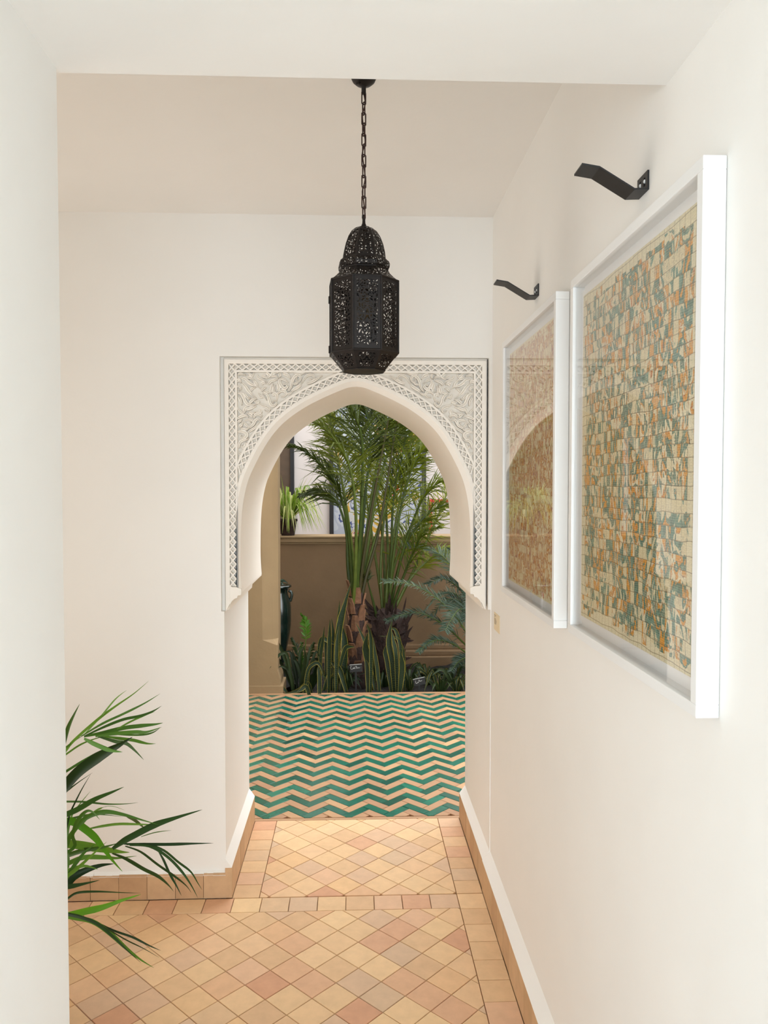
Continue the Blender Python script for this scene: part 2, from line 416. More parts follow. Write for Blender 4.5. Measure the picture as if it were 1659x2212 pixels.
# ------------------------------------------------------------------ carved arch surround
XC, AH = .008, .4905
half = [(0,1.927),(.028,1.9235),(.06,1.912),(.12,1.886),(.19,1.85),(.254,1.806),(.30,1.762),(.343,1.702),(.387,1.62),(.411,1.56),(.426,1.49),(.434,1.41),(.437,1.31),(.437,1.22),(.433,1.15)]
hp = [(p.x, p.y) for p in smooth_pts([(x, z, 0) for x, z in half], 5)]
cove = [(.434,1.142),(.446,1.140),(.449,1.131),(.459,1.128),(.469,1.118),(.475,1.104),(.478,1.086),(.494,1.079)]
YG, YF = 2.919, 2.9005          # carved ground, proud face
trim = bpy.data.objects.new('trim_1', None); col.objects.link(trim)
trim['kind'] = 'structure'
def mx(x, s): return XC + s*x
b = MB()
for s in (-1, 1):
    inner = hp + cove[:-1]
    n = len(inner)
    # body: intrados + front ground + back
    ot = [(min(.497, x*0+.497), z) if z < 1.70 else (x*.497/.343 if x < .343 else .497, 2.04) for x, z in inner]
    ot[-1] = (.497, 1.079); 
    ring = [(x, z) for x, z in inner] + [(.497, 1.079)]
    oring = ot + [(.497, 1.079)]
    for i in range(len(ring)-1):
        (x0,z0),(x1,z1) = ring[i], ring[i+1]; (u0,w0),(u1,w1) = oring[i], oring[i+1]
        b.add([(mx(x0,s),YG,z0),(mx(x1,s),YG,z1),(mx(u1,s),YG,w1),(mx(u0,s),YG,w0)], [(0,1,2,3)])
        b.add([(mx(x0,s),YP+.001,z0),(mx(x1,s),YP+.001,z1),(mx(u1,s),YP+.001,w1),(mx(u0,s),YP+.001,w0)], [(3,2,1,0)])
        b.add([(mx(x0,s),YG,z0),(mx(x1,s),YG,z1),(mx(x1,s),YP+.001,z1),(mx(x0,s),YP+.001,z0)], [(0,1,2,3)])
ar = b.obj('arch_body', M['stucco'], trim)

def normals(c):
    out = []
    for i in range(len(c)):
        a, d = c[max(i-1,0)], c[min(i+1,len(c)-1)]
        tx, tz = d[0]-a[0], d[1]-a[1]; l = math.hypot(tx, tz)
        out.append((-tz/l*-1 if False else -tz/l, tx/l))
    return [(nx if nx >= 0 else -nx, nz if nz >= 0 else -nz) for nx, nz in out]
hn = normals(hp); hn[0] = (0, 1)
LX0, LX1 = .452, .475
def clampo(x, z, lim=.449): return (min(x, lim), min(z, 1.981))
def band(mb, s, o0, o1, y0, y1, lim=.449):
    """raised strip along the arch between two offsets, y0 at o0, y1 at o1"""
    for i in range(len(hp)-1):
        q = []
        for j in (i, i+1):
            (x,z),(nx,nz) = hp[j], hn[j]
            q.append((clampo(x+nx*o0, z+nz*o0, lim), clampo(x+nx*o1, z+nz*o1, lim)))
        (a0,b0),(a1,b1) = q
        V = [(mx(a0[0],s),y0,a0[1]),(mx(b0[0],s),y1,b0[1]),(mx(b1[0],s),y1,b1[1]),(mx(a1[0],s),y0,a1[1])]
        G = [(x,YG+.001,z) for x,_,z in V]
        mb.add(V+G, [(0,1,2,3),(0,3,7,4),(1,5,6,2)])
b = MB()
for s in (-1, 1):
    band(b, s, 0.0, .018, YG, YF+.001, .447); band(b, s, .018, .032, YF+.001, YF+.001, .452)
b.obj('arch_moulding', M['stucco'], trim)
b = MB()
for s in (-1, 1): band(b, s, .054, .062, YF, YF, .4445)
b.obj('arch_fillet', M['stucco'], trim)
# rectangular frame: outer flat, inner fillet, lower corbel face
b = MB(); ZT = 2.023
for s in (-1, 1):
    b.prism([(mx(AH,s),1.079),(mx(LX1,s),1.112),(mx(LX1,s),ZT),(mx(AH,s),ZT)], YF-.002, YG+.002)
b.box(XC-LX1, XC+LX1, YF-.002, YG+.002, ZT-.0155, ZT)
b.obj('outer_fillet', M['stucco'], trim)
b = MB()
for s in (-1, 1):
    x0, x1 = sorted((mx(.444,s), mx(LX0,s))); b.box(x0, x1, YF, YG+.002, 1.55, ZT-.0385)
b.box(XC-.444, XC+.444, YF, YG+.002, ZT-.0465, ZT-.0385)
b.obj('inner_fillet', M['stucco'], trim)
b = MB()
for s in (-1, 1):
    b.prism([(mx(x,s),z) for x,z in [(.433,1.165),(.433,1.15)]+cove[:-1]+[(.4755,1.10),(.4755,1.18),(.468,1.172),(.452,1.172)]], YF-.001, YG+.002)
b.obj('corbel_face', M['stucco'], trim)

def lattice(mb, path, nrm, hw, per, s, lim=None, t=.0050):
    """crossing bars along a path of (x,z) with normals"""
    L = [0]
    for i in range(1, len(path)): L.append(L[-1] + math.hypot(path[i][0]-path[i-1][0], path[i][1]-path[i-1][1]))
    def P(q, o):
        q = max(0, min(L[-1], q)); i = 0
        while i < len(L)-2 and L[i+1] < q: i += 1
        f = (q-L[i])/max(1e-9, L[i+1]-L[i])
        x = path[i][0]+(path[i+1][0]-path[i][0])*f; z = path[i][1]+(path[i+1][1]-path[i][1])*f
        nx = nrm[i][0]+(nrm[i+1][0]-nrm[i][0])*f; nz = nrm[i][1]+(nrm[i+1][1]-nrm[i][1])*f
        return (x+nx*o, z+nz*o)
    k = 0
    N = int(L[-1]/per)
    p2 = L[-1]/N
    for k in range(N):
        for sg in (-1, 1):
            a = P(k*p2, -hw*sg); c = P((k+1)*p2, hw*sg)
            if lim and (max(a[0], c[0]) > lim[0] or max(a[1], c[1]) > lim[1]): continue
            dx, dz = c[0]-a[0], c[1]-a[1]; l = math.hypot(dx, dz); ux, uz = -dz/l*t/2, dx/l*t/2
            yt = YF+.001+(.0003 if sg > 0 else 0)
            V = [(mx(a[0]+ux,s),yt,a[1]+uz),(mx(a[0]-ux,s),yt,a[1]-uz),(mx(c[0]-ux,s),yt,c[1]-uz),(mx(c[0]+ux,s),yt,c[1]+uz)]
            G = [(x,YG+.001,z) for x,_,z in V]
            mb.add(V+G, [(0,1,2,3),(0,3,7,4),(1,5,6,2)])
b = MB()
for s in (-1, 1):
    zs = [1.175 + i*(ZT-.0155-1.175)/40 for i in range(41)]
    lattice(b, [(.4635, z) for z in zs], [(1,0)]*41, .0115, .0275, s)
    xs = [i*.452/20 for i in range(21)]
    lattice(b, [(x, ZT-.027) for x in xs], [(0,1)]*21, .0115, .0275, s)
b.obj('frame_lattice', M['stucco'], trim)
b = MB()
mid = [(x+nx*.043, z+nz*.043) for (x,z),(nx,nz) in zip(hp,hn)]
cut = [i for i,(x,z) in enumerate(mid) if x < .458]
for s in (-1, 1): lattice(b, mid[:cut[-1]], hn, .0115, .0265, s, (.452, 1.986))
b.obj('arch_lattice', M['stucco'], trim)

# scrolling leaf carving in the spandrels (traced for one side, mirrored for the other)
S = '''570,330 580,370 640,400 690,420 725,465|725,465 760,420 820,400 850,400|340,370 400,390 440,430 500,470 570,490 625,550|625,560 660,520 700,510
640,590 700,610 730,660 750,730 780,770 820,765 845,725 810,700 785,725|350,450 400,500 440,560 490,610 550,655|370,580 400,620 440,670 470,650|450,740 500,690 560,665
290,590 340,600 370,650 400,720 450,760 530,750 580,730|580,730 640,770 690,780 735,810 730,850 690,850 670,830|375,870 390,810 440,770|400,830 480,800 550,775
280,800 320,850 360,880 400,850|520,940 540,900 590,890 630,915 600,940|280,960 340,920 400,910 440,930|390,980 440,970 490,975 515,1005 490,1030 465,1005|290,1010 350,960|310,1080 360,1010
380,1010 420,1060 470,1070|440,1090 500,1050 540,980 580,970 610,1000|290,1150 340,1140 400,1160 415,1200 380,1240 330,1220 335,1190|430,1160 480,1120 540,1080 600,1010 650,960
300,1380 310,1310 350,1270 410,1260 450,1240|400,1300 400,1350 360,1370 335,1345|300,1450 330,1480 300,1540|860,600 900,560 960,560 980,600 950,640 900,640
900,380 890,440 930,510 970,520 1000,490 970,460 945,480|900,380 960,400 1010,440|1010,560 1050,500 1070,420 1100,360 1150,330 1190,370 1170,420 1130,410 1135,350|1060,560 1120,520 1180,480 1200,440
1210,440 1250,370 1300,330 1360,330 1385,370 1350,400 1320,380|1280,450 1350,430 1420,390 1500,340|770,340 800,300 870,290|760,350 820,340 870,380|890,300 890,370|940,310 1000,330 1040,380
800,600 800,530 820,470|760,590 770,520 790,450|780,620 830,600 850,640 840,700|290,330 330,310 400,330|440,300 490,340 520,300|270,420 310,400 330,440|270,500 310,490 330,530 300,550
300,640 330,700 345,760|640,340 700,360|590,590 610,640 660,640 700,690|1090,300 1180,310 1250,300|560,490 540,440 500,400|660,560 700,580 760,560 830,570|420,360 470,370 520,400|700,300 740,340 690,380
470,560 500,520 540,510|600,700 560,720 520,700|620,830 600,870 560,860|450,860 500,880 540,860|330,1100 400,1110 450,1090|860,450 880,520 850,560|1080,460 1130,450 1160,420|500,930 470,900 420,880|620,460 650,440 690,450|990,600 1040,590 1080,560'''
strokes = []
for st in S.replace('\n', '|').split('|'):
    strokes.append([tuple(map(float, q.split(','))) for q in st.split()])
for s, nm in ((-1, 'spandrel_carving'), (1, 'spandrel_carving')):
    b = MB()
    for k, st in enumerate(strokes):
        P = [at(470+x*.1507, 760+y*.1507, YF) for x, y in st]
        P = [(XC-q.x, q.z) for q in P]                # distance from the axis, height
        c = [(q.x, q.y) for q in smooth_pts([(x, z, 0) for x, z in P], 4)]
        n = len(c); w0 = .0040 + .0009*((k*7) % 3)
        prof = ((-1,0.0),(-.92,.94),(-.3,1.0),(.02,.72),(.34,1.0),(.92,.94),(1,0.0))
        base = len(b.v)
        for i, (x, z) in enumerate(c):
            a, d = c[max(i-1,0)], c[min(i+1,n-1)]; tx, tz = d[0]-a[0], d[1]-a[1]; l = math.hypot(tx, tz) or 1
            nx, nz = -tz/l, tx/l; f = i/(n-1)
            w = w0*(.45+.75*math.sin(math.pi*min(1, f*1.15+.05)))
            for o, h in prof:
                b.v.append((mx(min(x+nx*o*w, .4445), s), YG-.0005-h*.0182, min(z+nz*o*w, 1.978)))
        m = len(prof)
        for i in range(n-1):
            for j in range(m-1):
                q = base+i*m+j; b.f.append([q,q+1,q+m+1,q+m]); b.mi.append(0)
        for q in (base, base+(n-1)*m): b.f.append([q+j for j in range(m)]); b.mi.append(0)
    b.obj(nm, M['stucco'], trim)

# ------------------------------------------------------------------ tiles
def clip(poly, x0, x1, y0, y1):
    for ax, lo, sg in ((0,x0,1),(0,x1,-1),(1,y0,1),(1,y1,-1)):
        out = []
        for i in range(len(poly)):
            p, q = poly[i], poly[(i+1)%len(poly)]
            dp, dq = (p[ax]-lo)*sg, (q[ax]-lo)*sg
            if dp >= 0: out.append(p)
            if (dp >= 0) != (dq >= 0):
                t = dp/(dp-dq); out.append((p[0]+(q[0]-p[0])*t, p[1]+(q[1]-p[1])*t))
        poly = out
        if len(poly) < 3: return []
    return poly
def parea(p): return abs(sum(p[i][0]*p[(i+1)%len(p)][1]-p[(i+1)%len(p)][0]*p[i][1] for i in range(len(p))))/2
def shrink(poly, d):
    cx = sum(p[0] for p in poly)/len(poly); cy = sum(p[1] for p in poly)/len(poly)
    out = []
    n = len(poly)
    for i in range(n):
        a, p, q = poly[i-1], poly[i], poly[(i+1)%n]
        e1 = Vector((p[0]-a[0], p[1]-a[1])); e2 = Vector((q[0]-p[0], q[1]-p[1]))
        if e1.length < 1e-6 or e2.length < 1e-6: out.append(p); continue
        e1.normalize(); e2.normalize()
        n1 = Vector((-e1.y, e1.x)); n2 = Vector((-e2.y, e2.x)); m = n1+n2
        if m.length < 1e-3: m = n1
        m.normalize(); k = d/max(.35, m.dot(n1))
        out.append((p[0]+m.x*k, p[1]+m.y*k))
    return out
def tile_geo(mb, poly, gap, h, bev=.0012, z=0.0):
    if sum(poly[i][0]*poly[(i+1)%len(poly)][1]-poly[(i+1)%len(poly)][0]*poly[i][1] for i in range(len(poly))) < 0: poly = poly[::-1]
    o = shrink(poly, gap); i2 = shrink(poly, gap+bev); n = len(o)
    V = [(x,y,z-h) for x,y in o] + [(x,y,z-bev) for x,y in o] + [(x,y,z) for x,y in i2]
    Fc = [tuple(range(2*n, 3*n))]
    for i in range(n):
        j = (i+1)%n
        Fc += [(i,j,n+j,n+i),(n+i,n+j,2*n+j,2*n+i)]
    mb.add(V, Fc)
shared = {}
def tile(name, poly, mat, parent, gap=.0012, h=.011, key=None, jig=.0006):
    cx = sum(p[0] for p in poly)/len(poly); cy = sum(p[1] for p in poly)/len(poly)
    me = shared.get(key) if key else None
    if me is None:
        mb = MB(); tile_geo(mb, [(x-cx, y-cy) for x, y in poly], gap, h); me = mb.mesh(name, mat)
        if key: shared[key] = me
    o = bpy.data.objects.new(name, me); col.objects.link(o); o.parent = parent
    o.location = (cx, cy, -jig*R.random())
    o.rotation_euler = (R.uniform(-1,1)*.003, R.uniform(-1,1)*.003, 0)
    return o
def diamonds(x0, x1, y0, y1, ox, oy, parent, side=.1, name='floor_tile'):
    d = side/math.sqrt(2)
    for i in range(-60, 60):
        for j in range(-60, 60):
            cx, cy = ox+(i+j)*d, oy+(j-i)*d
            p = [(cx-d,cy),(cx,cy-d),(cx+d,cy),(cx,cy+d)]
            q = clip(p, x0, x1, y0, y1)
            if not q or parea(q) < .00012: continue
            full = abs(parea(q)-side*side) < 1e-6
            tile(name, q, M['terracotta'], parent, key='dia' if full else None)
def row(x0, x1, y0, y1, n, ax, parent, mat=None, name='border_tile'):
    for k in range(n):
        if ax == 'x': a, c = x0+(x1-x0)*k/n, x0+(x1-x0)*(k+1)/n; p = [(a,y0),(c,y0),(c,y1),(a,y1)]
        else: a, c = y0+(y1-y0)*k/n, y0+(y1-y0)*(k+1)/n; p = [(x0,a),(x1,a),(x1,c),(x0,c)]
        tile(name, p, mat or M['terracotta'], parent, key=('row', name, round(x1-x0, 3), round(y1-y0, 3), n, ax))
# room floor: border row along the arch wall and the right wall, squares on the diagonal between
SK = .489
row(-1.40, .388, 2.769, 2.866, 17, 'x', floor)
row(.388, SK, 1.43, 2.866, 14, 'y', floor)
diamonds(-1.25, .388, 1.55, 2.769, .012, 2.5, floor)
# passage floor
row(-.462, -.36, 2.869, 3.536, 7, 'y', floor_p); row(.388, SK, 2.869, 3.536, 7, 'y', floor_p)
diamonds(-.36, .388, 2.869, 3.536, .03, 3.16, floor_p)
b = MB(); b.box(JL, JR, 3.539, 3.561, -.012, -.0015); o = b.obj('threshold_strip', M['cream'], floor_p)
# herringbone of green and cream bricks in the courtyard
w_, L_ = .0462, .1365
hx0, hy0 = .07 - L_/math.sqrt(2), 3.682
rest = {0: MB(), 1: MB()}; r2 = math.sqrt(2)
for c in range(-5, 40):
    for n in range(-16, 16):
        u0, v0 = n*L_+c*w_, -n*L_+c*w_
        for ori, rect in ((0, (u0,u0+L_,v0,v0+w_)), (1, (u0+L_,u0+L_+w_,v0+w_-L_,v0+w_))):
            a0,a1,b0,b1 = rect
            p = [((u-v)/r2+hx0, (u+v)/r2+hy0) for u, v in ((a0,b0),(a1,b0),(a1,b1),(a0,b1))]
            q = clip(p, -2.28, 2.48, 3.564, 5.70)
            if not q or parea(q) < .0004: continue
            cx = sum(t[0] for t in q)/len(q); cy = sum(t[1] for t in q)/len(q)
            full = abs(parea(q)-w_*L_) < 1e-6
            g = (c % 2 == 0)
            seen = -.155*cy-.0 < cx+.06 and cx-.06 < .1466*cy
            if seen: tile('green_tile' if g else 'cream_tile', q, M['green'] if g else M['cream'], floor_c, .0011, .011, ('h', g, ori) if full else None, .0012)
            else: tile_geo(rest[0 if g else 1], q, .0011, .011, .0012, -.0006)
for k, nm, mt in ((0, 'green_tiles_outer', 'green'), (1, 'cream_tiles_outer', 'cream')):
    o = rest[k].obj(nm, M[mt], floor_c); o['kind'] = 'stuff'
b = MB(); b.box(-2.28, 2.48, 5.703, 5.735, -.2, .002); b.obj('planter_edge', M['cream'], floor_c)

# ------------------------------------------------------------------ skirting
def skirting(name, tiles_at, ledge):
    root = bpy.data.objects.new(name, None); col.objects.link(root); root['kind'] = 'structure'
    for mb_, key in tiles_at:
        mb_.obj('skirting_tile', M['skirting'], root)
    ledge.obj('plaster_ledge', M['plaster'], root)
    return root
ZK, ZK2 = .116, .152
def along_y(name, xw, xf, y0, y1, n, z=ZK, z2=ZK2):
    T = []
    for k in range(n):
        a, c = y0+(y1-y0)*k/n+.0008, y0+(y1-y0)*(k+1)/n-.0008
        m = MB(); x0, x1 = sorted((xw, xf+R.uniform(-.0008,.0008))); m.box(x0, x1, a, c, .0005, z); T.append((m, None))
    l = MB(); l.prism([(xf,z),(xw,z2),(xw,z)], y0, y1); 
    # plaster bead over the tile tops, slightly wavy
    return skirting(name, T, l)
along_y('baseboard_right', XR, SK, .4, YW, 24)
along_y('baseboard_passage_right', JR, SK+.0015, YW, YP, 6)
along_y('baseboard_passage_left', JL, JL+.025, YW-.022, YP, 6)
T = []
for k in range(13):
    a = JL+.024-.105*(k+1)+.0008; c = JL+.024-.105*k-.0008
    m = MB(); m.box(a, c, 2.868+R.uniform(-.0008,.0008), YW, .0005, .092+R.uniform(-.001,.001)); T.append((m, None))
l = MB()
for k in range(60):
    a = JL+.002-.0235*(k+1); c = JL+.002-.0235*k; zz = .0895+R.uniform(-.0025,.0005)
    l.add([(a,2.867,zz),(c,2.867,zz),(c,YW+.001,.099),(a,YW+.001,.099),(a,YW,zz),(c,YW,zz)], [(0,1,2,3),(0,4,5,1)])
skirting('baseboard_arch_wall', T, l)
for n_, r_ in (('baseboard_left', XL),):
    pass

# ------------------------------------------------------------------ framed pictures on the right wall
def picture(y0, y1, z0, z1, mat, label, tilt=0):
    root = empty('framed_picture', (XR, (y0+y1)/2, z0), label, 'picture')
    xf, xb, fw = .4855, XR-.001, .019
    for nm, (a,c,d,e) in (('rail', (y0,y1,z1-fw,z1)), ('rail', (y0,y1,z0,z0+fw)), ('stile', (y0,y0+fw,z0+fw,z1-fw)), ('stile', (y1-fw,y1,z0+fw,z1-fw))):
        m = MB(); m.box(xf, xb, a, c, d, e)
        o = m.obj('frame_'+nm, M['white_paint'], root)
        bv = o.modifiers.new('bevel', 'BEVEL'); bv.width = .0012; bv.segments = 2
    m = MB(); m.box(.5115, xb, y0+fw, y1-fw, z0+fw, z1-fw); m.obj('backing_board', M['white_paint'], root)
    m = MB(); i = fw+.014
    m.box(.503, .5115, y0+i, y1-i, z0+i, z1-i); m.obj('float_mount', M['white_paint'], root)
    j = i+.012
    cy, cz = (y0+y1)/2, (z0+z1)/2
    m = MB(); m.box(-.0012, 0, y0+j-cy, y1-j-cy, z0+j-cz, z1-j-cz)
    o = bpy.data.objects.new('artwork', m.mesh('artwork', mat(y1-y0-2*j, z1-z0-2*j))); col.objects.link(o)
    o.location = (.503, cy, cz); o.parent = root; o.matrix_parent_inverse = Matrix.Translation(-Vector(root.location))
    m = MB(); m.box(.4915, .4935, y0+fw-.002, y1-fw+.002, z0+fw-.002, z1-fw+.002)
    m.obj('glass', M['glass'], root)
    return root
teal_art = lambda W, Hh: art_mat('teal_orange_art', W, Hh, (.0195, .0215), [(0,'#ddd0a8'),(.40,'#5f8c7c'),(.455,'#3f6e60'),(.515,'#d8921c'),(.57,'#b8661c'),(.582,'#e0d5b2'),(.66,'#4f7f74'),(.74,'#d8921c')], .66, '#5e3a24', '#e4dab8', .02, .0049)
rust_art = lambda W, Hh: art_mat('rust_pink_art', W, Hh, (.0195, .0215), [(0,'#efe0b4'),(.40,'#cc7f22'),(.455,'#eed9a6'),(.50,'#a8605c'),(.535,'#e6c488'),(.57,'#c4741c'),(.61,'#f0e4bc')], .66, '#8c3430', '#f0e4bc', .006, .0049, .35)
picture(1.066, 1.722, 1.22, 2.011, teal_art, 'large white box frame with teal and orange grid artwork, nearest on right wall')
picture(1.848, 2.520, 1.204, 2.02, rust_art, 'white box frame with pinkish rust coloured artwork, farther along right wall')

# bent black metal brackets above the pictures
def bracket(yc, z, label):
    root = empty('wall_bracket', (XR, yc, z), label, 'bracket', 'black metal brackets above the pictures')
    hw, t = .0245, .003
    prof = [(XR-.0035, z), (.494, z-.001), (.4315, z+.036), (.400, z+.041)]
    m = MB()
    up = [(x, q+t) for x, q in prof]
    n = len(prof)
    V = [(x, yc-hw, q) for x, q in prof] + [(x, yc+hw, q) for x, q in prof] + [(x, yc-hw, q) for x, q in up] + [(x, yc+hw, q) for x, q in up]
    Fc = []
    for i in range(n-1):
        Fc += [(i,i+1,n+i+1,n+i),(2*n+i,3*n+i,3*n+i+1,2*n+i+1),(i,2*n+i,2*n+i+1,i+1),(n+i,n+i+1,3*n+i+1,3*n+i)]
    Fc += [(n-1,3*n-1,4*n-1,2*n-1),(0,n,3*n,2*n)]
    m.add(V, Fc); m.obj('arm', M['black_metal'], root)
    # fixing plate with two keyhole slots left open
    m = MB(); x0, x1 = XR-.0035, XR-.0005
    hz = z+.034
    ys = [yc-hw, yc-.014, yc-.006, yc+.006, yc+.014, yc+hw]; zs = [z, z+.010, z+.026, hz]
    for i in range(5):
        for j in range(3):
            if i in (1,3) and j == 1: continue
            m.box(x0, x1, ys[i], ys[i+1], zs[j], zs[j+1])
    m.obj('fixing_plate', M['black_metal'], root)
    for dy in (-.010, .010):
        m = MB(); c = Vector((XR, yc+dy, z+.019))
        m.tube([c, c-Vector((.004,0,0)), c-Vector((.0052,0,0))], [.0034,.0034,.002], 12); m.obj('screw_head', M['white_paint'], root, False)
    return root
bracket(1.377, 2.073, 'bent black metal bracket above the teal and orange picture')
bracket(2.185, 2.086, 'bent black metal bracket above the pinkish rust picture')

# caption card beside the passage
root = empty('caption_card', (XR, 2.768, 1.026), 'small cream caption card on the right wall beside the passage', 'card')
m = MB(); m.box(XR-.0015, XR-.0002, 2.714, 2.822, 1.022, 1.086); m.obj('card', M['card'], root)
for k, (zz, y0, y1) in enumerate(((1.077,2.780,2.818),(1.072,2.795,2.816),(1.064,2.783,2.815),(1.059,2.772,2.816),(1.0545,2.770,2.815),(1.050,2.779,2.815),(1.0455,2.781,2.815))):
    m = MB(); y = y0
    while y < y1:
        l = R.uniform(.004,.009); m.box(XR-.0018, XR-.0014, y, min(y1, y+l), zz-.001, zz+.0008); y += l+.0016
    m.obj('text_line', M['ink'], root)

# ------------------------------------------------------------------ lantern
LC = Vector((.0245, 1.9, 0))
lan = empty('hanging_lantern', (LC.x, LC.y, ZC), 'pierced dark metal octagonal lantern hanging on a chain before the arch', 'lantern')
PH = math.radians(90-22.5+5)
# canopy
m = MB(); m.lathe([(.0,0),(.0365,0),(.0365,-.003),(.0325,-.006),(.031,-.013),(.027,-.022),(.019,-.029),(.010,-.033),(.0055,-.036),(.0055,-.052),(0,-.052)], (LC.x,LC.y,ZC-.0005), 28)
can = m.obj('canopy', M['dark_iron'], lan, True)
m = MB(); m.tube([LC+Vector((-.010,-.012,ZC-.034)), LC+Vector((-.016,-.018,ZC-.036))], .003, 8); m.obj('set_screw', M['dark_iron'], can)
# chain links
zt, zb = ZC-.050, 2.205
nl = 12; pitch = (zt-zb)/nl
for k in range(nl):
    zc = zt-pitch*(k+.5); hl = pitch*.5+.0026; hw = .0052
    pts = []
    for i in range(20):
        q = 2*math.pi*i/20; sx = math.cos(q); sz = math.sin(q)
        x = hw*max(-1, min(1, sx*1.25)); z = (hl-hw)*(1 if sz > 0 else -1)*min(1, abs(sz)*2.2)+hw*sz
        pts.append((x, z))
    ang = (k % 2)*math.pi/2 + .5
    b = MB(); P = [LC+Vector((x*math.cos(ang), x*math.sin(ang), zc+z)) for x, z in pts]
    b.tube(P+[P[0]], .00165, 6, cap=False)
    b.obj('chain_link', M['chain'], lan, True)
b = MB(); b.tube(smooth_pts([LC+Vector((.004*math.sin(k*2.1), .004*math.cos(k*1.7), zt+.004-(zt-zb)*k/10)) for k in range(11)], 4), .0016, 6)
b.obj('power_cord', M['chain'], lan, True)
b = MB(); b.lathe([(0,2.212),(.0045,2.212),(.005,2.206),(.0035,2.200),(.004,2.192),(.0065,2.186),(.0075,2.180),(.004,2.178),(0,2.178)], (LC.x,LC.y,0), 16)
b.obj('finial', M['dark_iron'], lan, True)

def oct_pt(r, k, z): q = PH + k*math.pi/4; return Vector((LC.x+r*math.cos(q), LC.y+r*math.sin(q), z))
def pierced(mb, rows_, k, nu, margin_u, margin_v, seed, scale):
    """one face of the octagon, rows of (radius, z); small holes cut through a fine grid"""
    nv = len(rows_)-1
    # arc length down the face
    L = [0]
    for i in range(nv): L.append(L[-1]+math.hypot(rows_[i+1][0]-rows_[i][0], rows_[i+1][1]-rows_[i][1]))
    base = len(mb.v)
    for r, z in rows_:
        a, c = oct_pt(r, k, z), oct_pt(r, k+1, z)
        for u in range(nu+1): mb.v.append(tuple(a.lerp(c, u/nu)))
    rr = random.Random(seed)
    cs = []
    y = 0.006
    while y < L[-1]+.02:
        cs.append((rr.uniform(.004,.013), y, rr.choice((-1,1)), rr.uniform(0,6.28))); y += rr.uniform(.011,.017)
        cs.append((rr.uniform(.016,.026), y-.005, rr.choice((-1,1)), rr.uniform(0,6.28)))
    for i in range(nv):
        r = (rows_[i][0]+rows_[i+1][0])/2; wdt = r*.765; s = (L[i]+L[i+1])/2
        for u in range(nu):
            x = ((u+.5)/nu-.5)*wdt; ax = abs(x)
            hole = False
            if wdt/2-ax > margin_u and margin_v < s < L[-1]-margin_v:
                best = None
                for c in cs:
                    d = math.hypot(ax-c[0], s-c[1])
                    if best is None or d < best[0]: best = (d, math.atan2(s-c[1], ax-c[0]), c)
                d, ph, c = best
                val = math.sin(d*scale + c[2]*ph*1.0 + c[3]) + .75*math.sin(ph*4+d*420*c[2])
                hole = val > .5
            if hole: continue
            q = base+i*(nu+1)+u
            mb.f.append([q,q+1,q+nu+2,q+nu+1]); mb.mi.append(0)
def interp_rows(prof, step):
    out = []
    for (r0,z0),(r1,z1) in zip(prof, prof[1:]):
        n = max(1, int(math.hypot(r1-r0, z1-z0)/step))
        out += [(r0+(r1-r0)*i/n, z0+(z1-z0)*i/n) for i in range(n)]
    return out+[prof[-1]]
dome = [(.010,2.183),(.022,2.179),(.033,2.170),(.042,2.156),(.049,2.138),(.0535,2.119),(.0555,2.101)]
ringp = [(.0575,2.100),(.063,2.096),(.066,2.089),(.065,2.081),(.060,2.076)]
should = [(.060,2.077),(.066,2.066),(.076,2.056),(.087,2.047)]
body = [(.0870,2.046),(.0870,1.874)]
low = [(.0875,1.873),(.0535,1.833)]
for nm, prof, nu, mu, mv, sc in (('dome_panel', dome, 34, .004, .004, 1000), ('ring_panel', ringp, 40, .003, .003, 1100), ('shoulder_panel', should, 46, .003, .003, 1000), ('side_panel', body, 60, .0085, .010, 900), ('lower_panel', low, 46, .008, .008, 900)):
    rows_ = interp_rows(prof, .0011)
    for k in range(8):
        b = MB(); pierced(b, rows_, k, nu, mu, mv, k % 2 + len(nm), sc)
        b.obj(nm, M['dark_iron'], lan)
def oct_rim(name, r, z, t):
    b = MB(); b.tube([oct_pt(r, k, z) for k in range(9)], t, 6, cap=False); return b.obj(name, M['dark_iron'], lan)
for r, z, t in ((.0565,2.100,.0016),(.061,2.0765,.0018),(.0875,2.0465,.0022),(.0875,1.8735,.0022),(.0535,1.833,.0018)): oct_rim('rim', r, z, t)
for k in range(8):
    b = MB(); b.tube([oct_pt(.0872,k,2.047), oct_pt(.0872,k,1.873)], .0022, 6); b.obj('corner_rib', M['dark_iron'], lan)
b = MB()
for r in (.0535, .0):
    b.v += [tuple(oct_pt(max(r,.0001), k, 1.8325 if r else 1.829)) for k in range(8)]
for k in range(8): b.f.append([k,(k+1)%8,8+(k+1)%8,8+k]); b.mi.append(0)
b.obj('base_plate', M['dark_iron'], lan)
# hinges on the left edge
kk = min(range(8), key=lambda k: oct_pt(.087,k,2).x)
for z in (2.012, 1.890):
    p = oct_pt(.0885, kk, z); b = MB(); b.tube([p-Vector((0,0,.009)), p+Vector((0,0,.009))], .0032, 8); b.obj('hinge', M['dark_iron'], lan)
b = MB(); b.lathe([(0,2.055),(.011,2.055),(.012,2.03),(.009,2.022),(.006,2.02)], (LC.x,LC.y,0), 14); b.tube([LC+Vector((0,0,2.178)), LC+Vector((0,0,2.05))], .003, 6); b.obj('lamp_socket', M['brass'], lan, True)
b = MB(); b.lathe([(.008,2.025),(.012,2.012),(.021,1.995),(.024,1.978),(.019,1.962),(.009,1.955),(0,1.954)], (LC.x,LC.y,0), 18); b.obj('light_bulb', M['bulb'], lan, True)

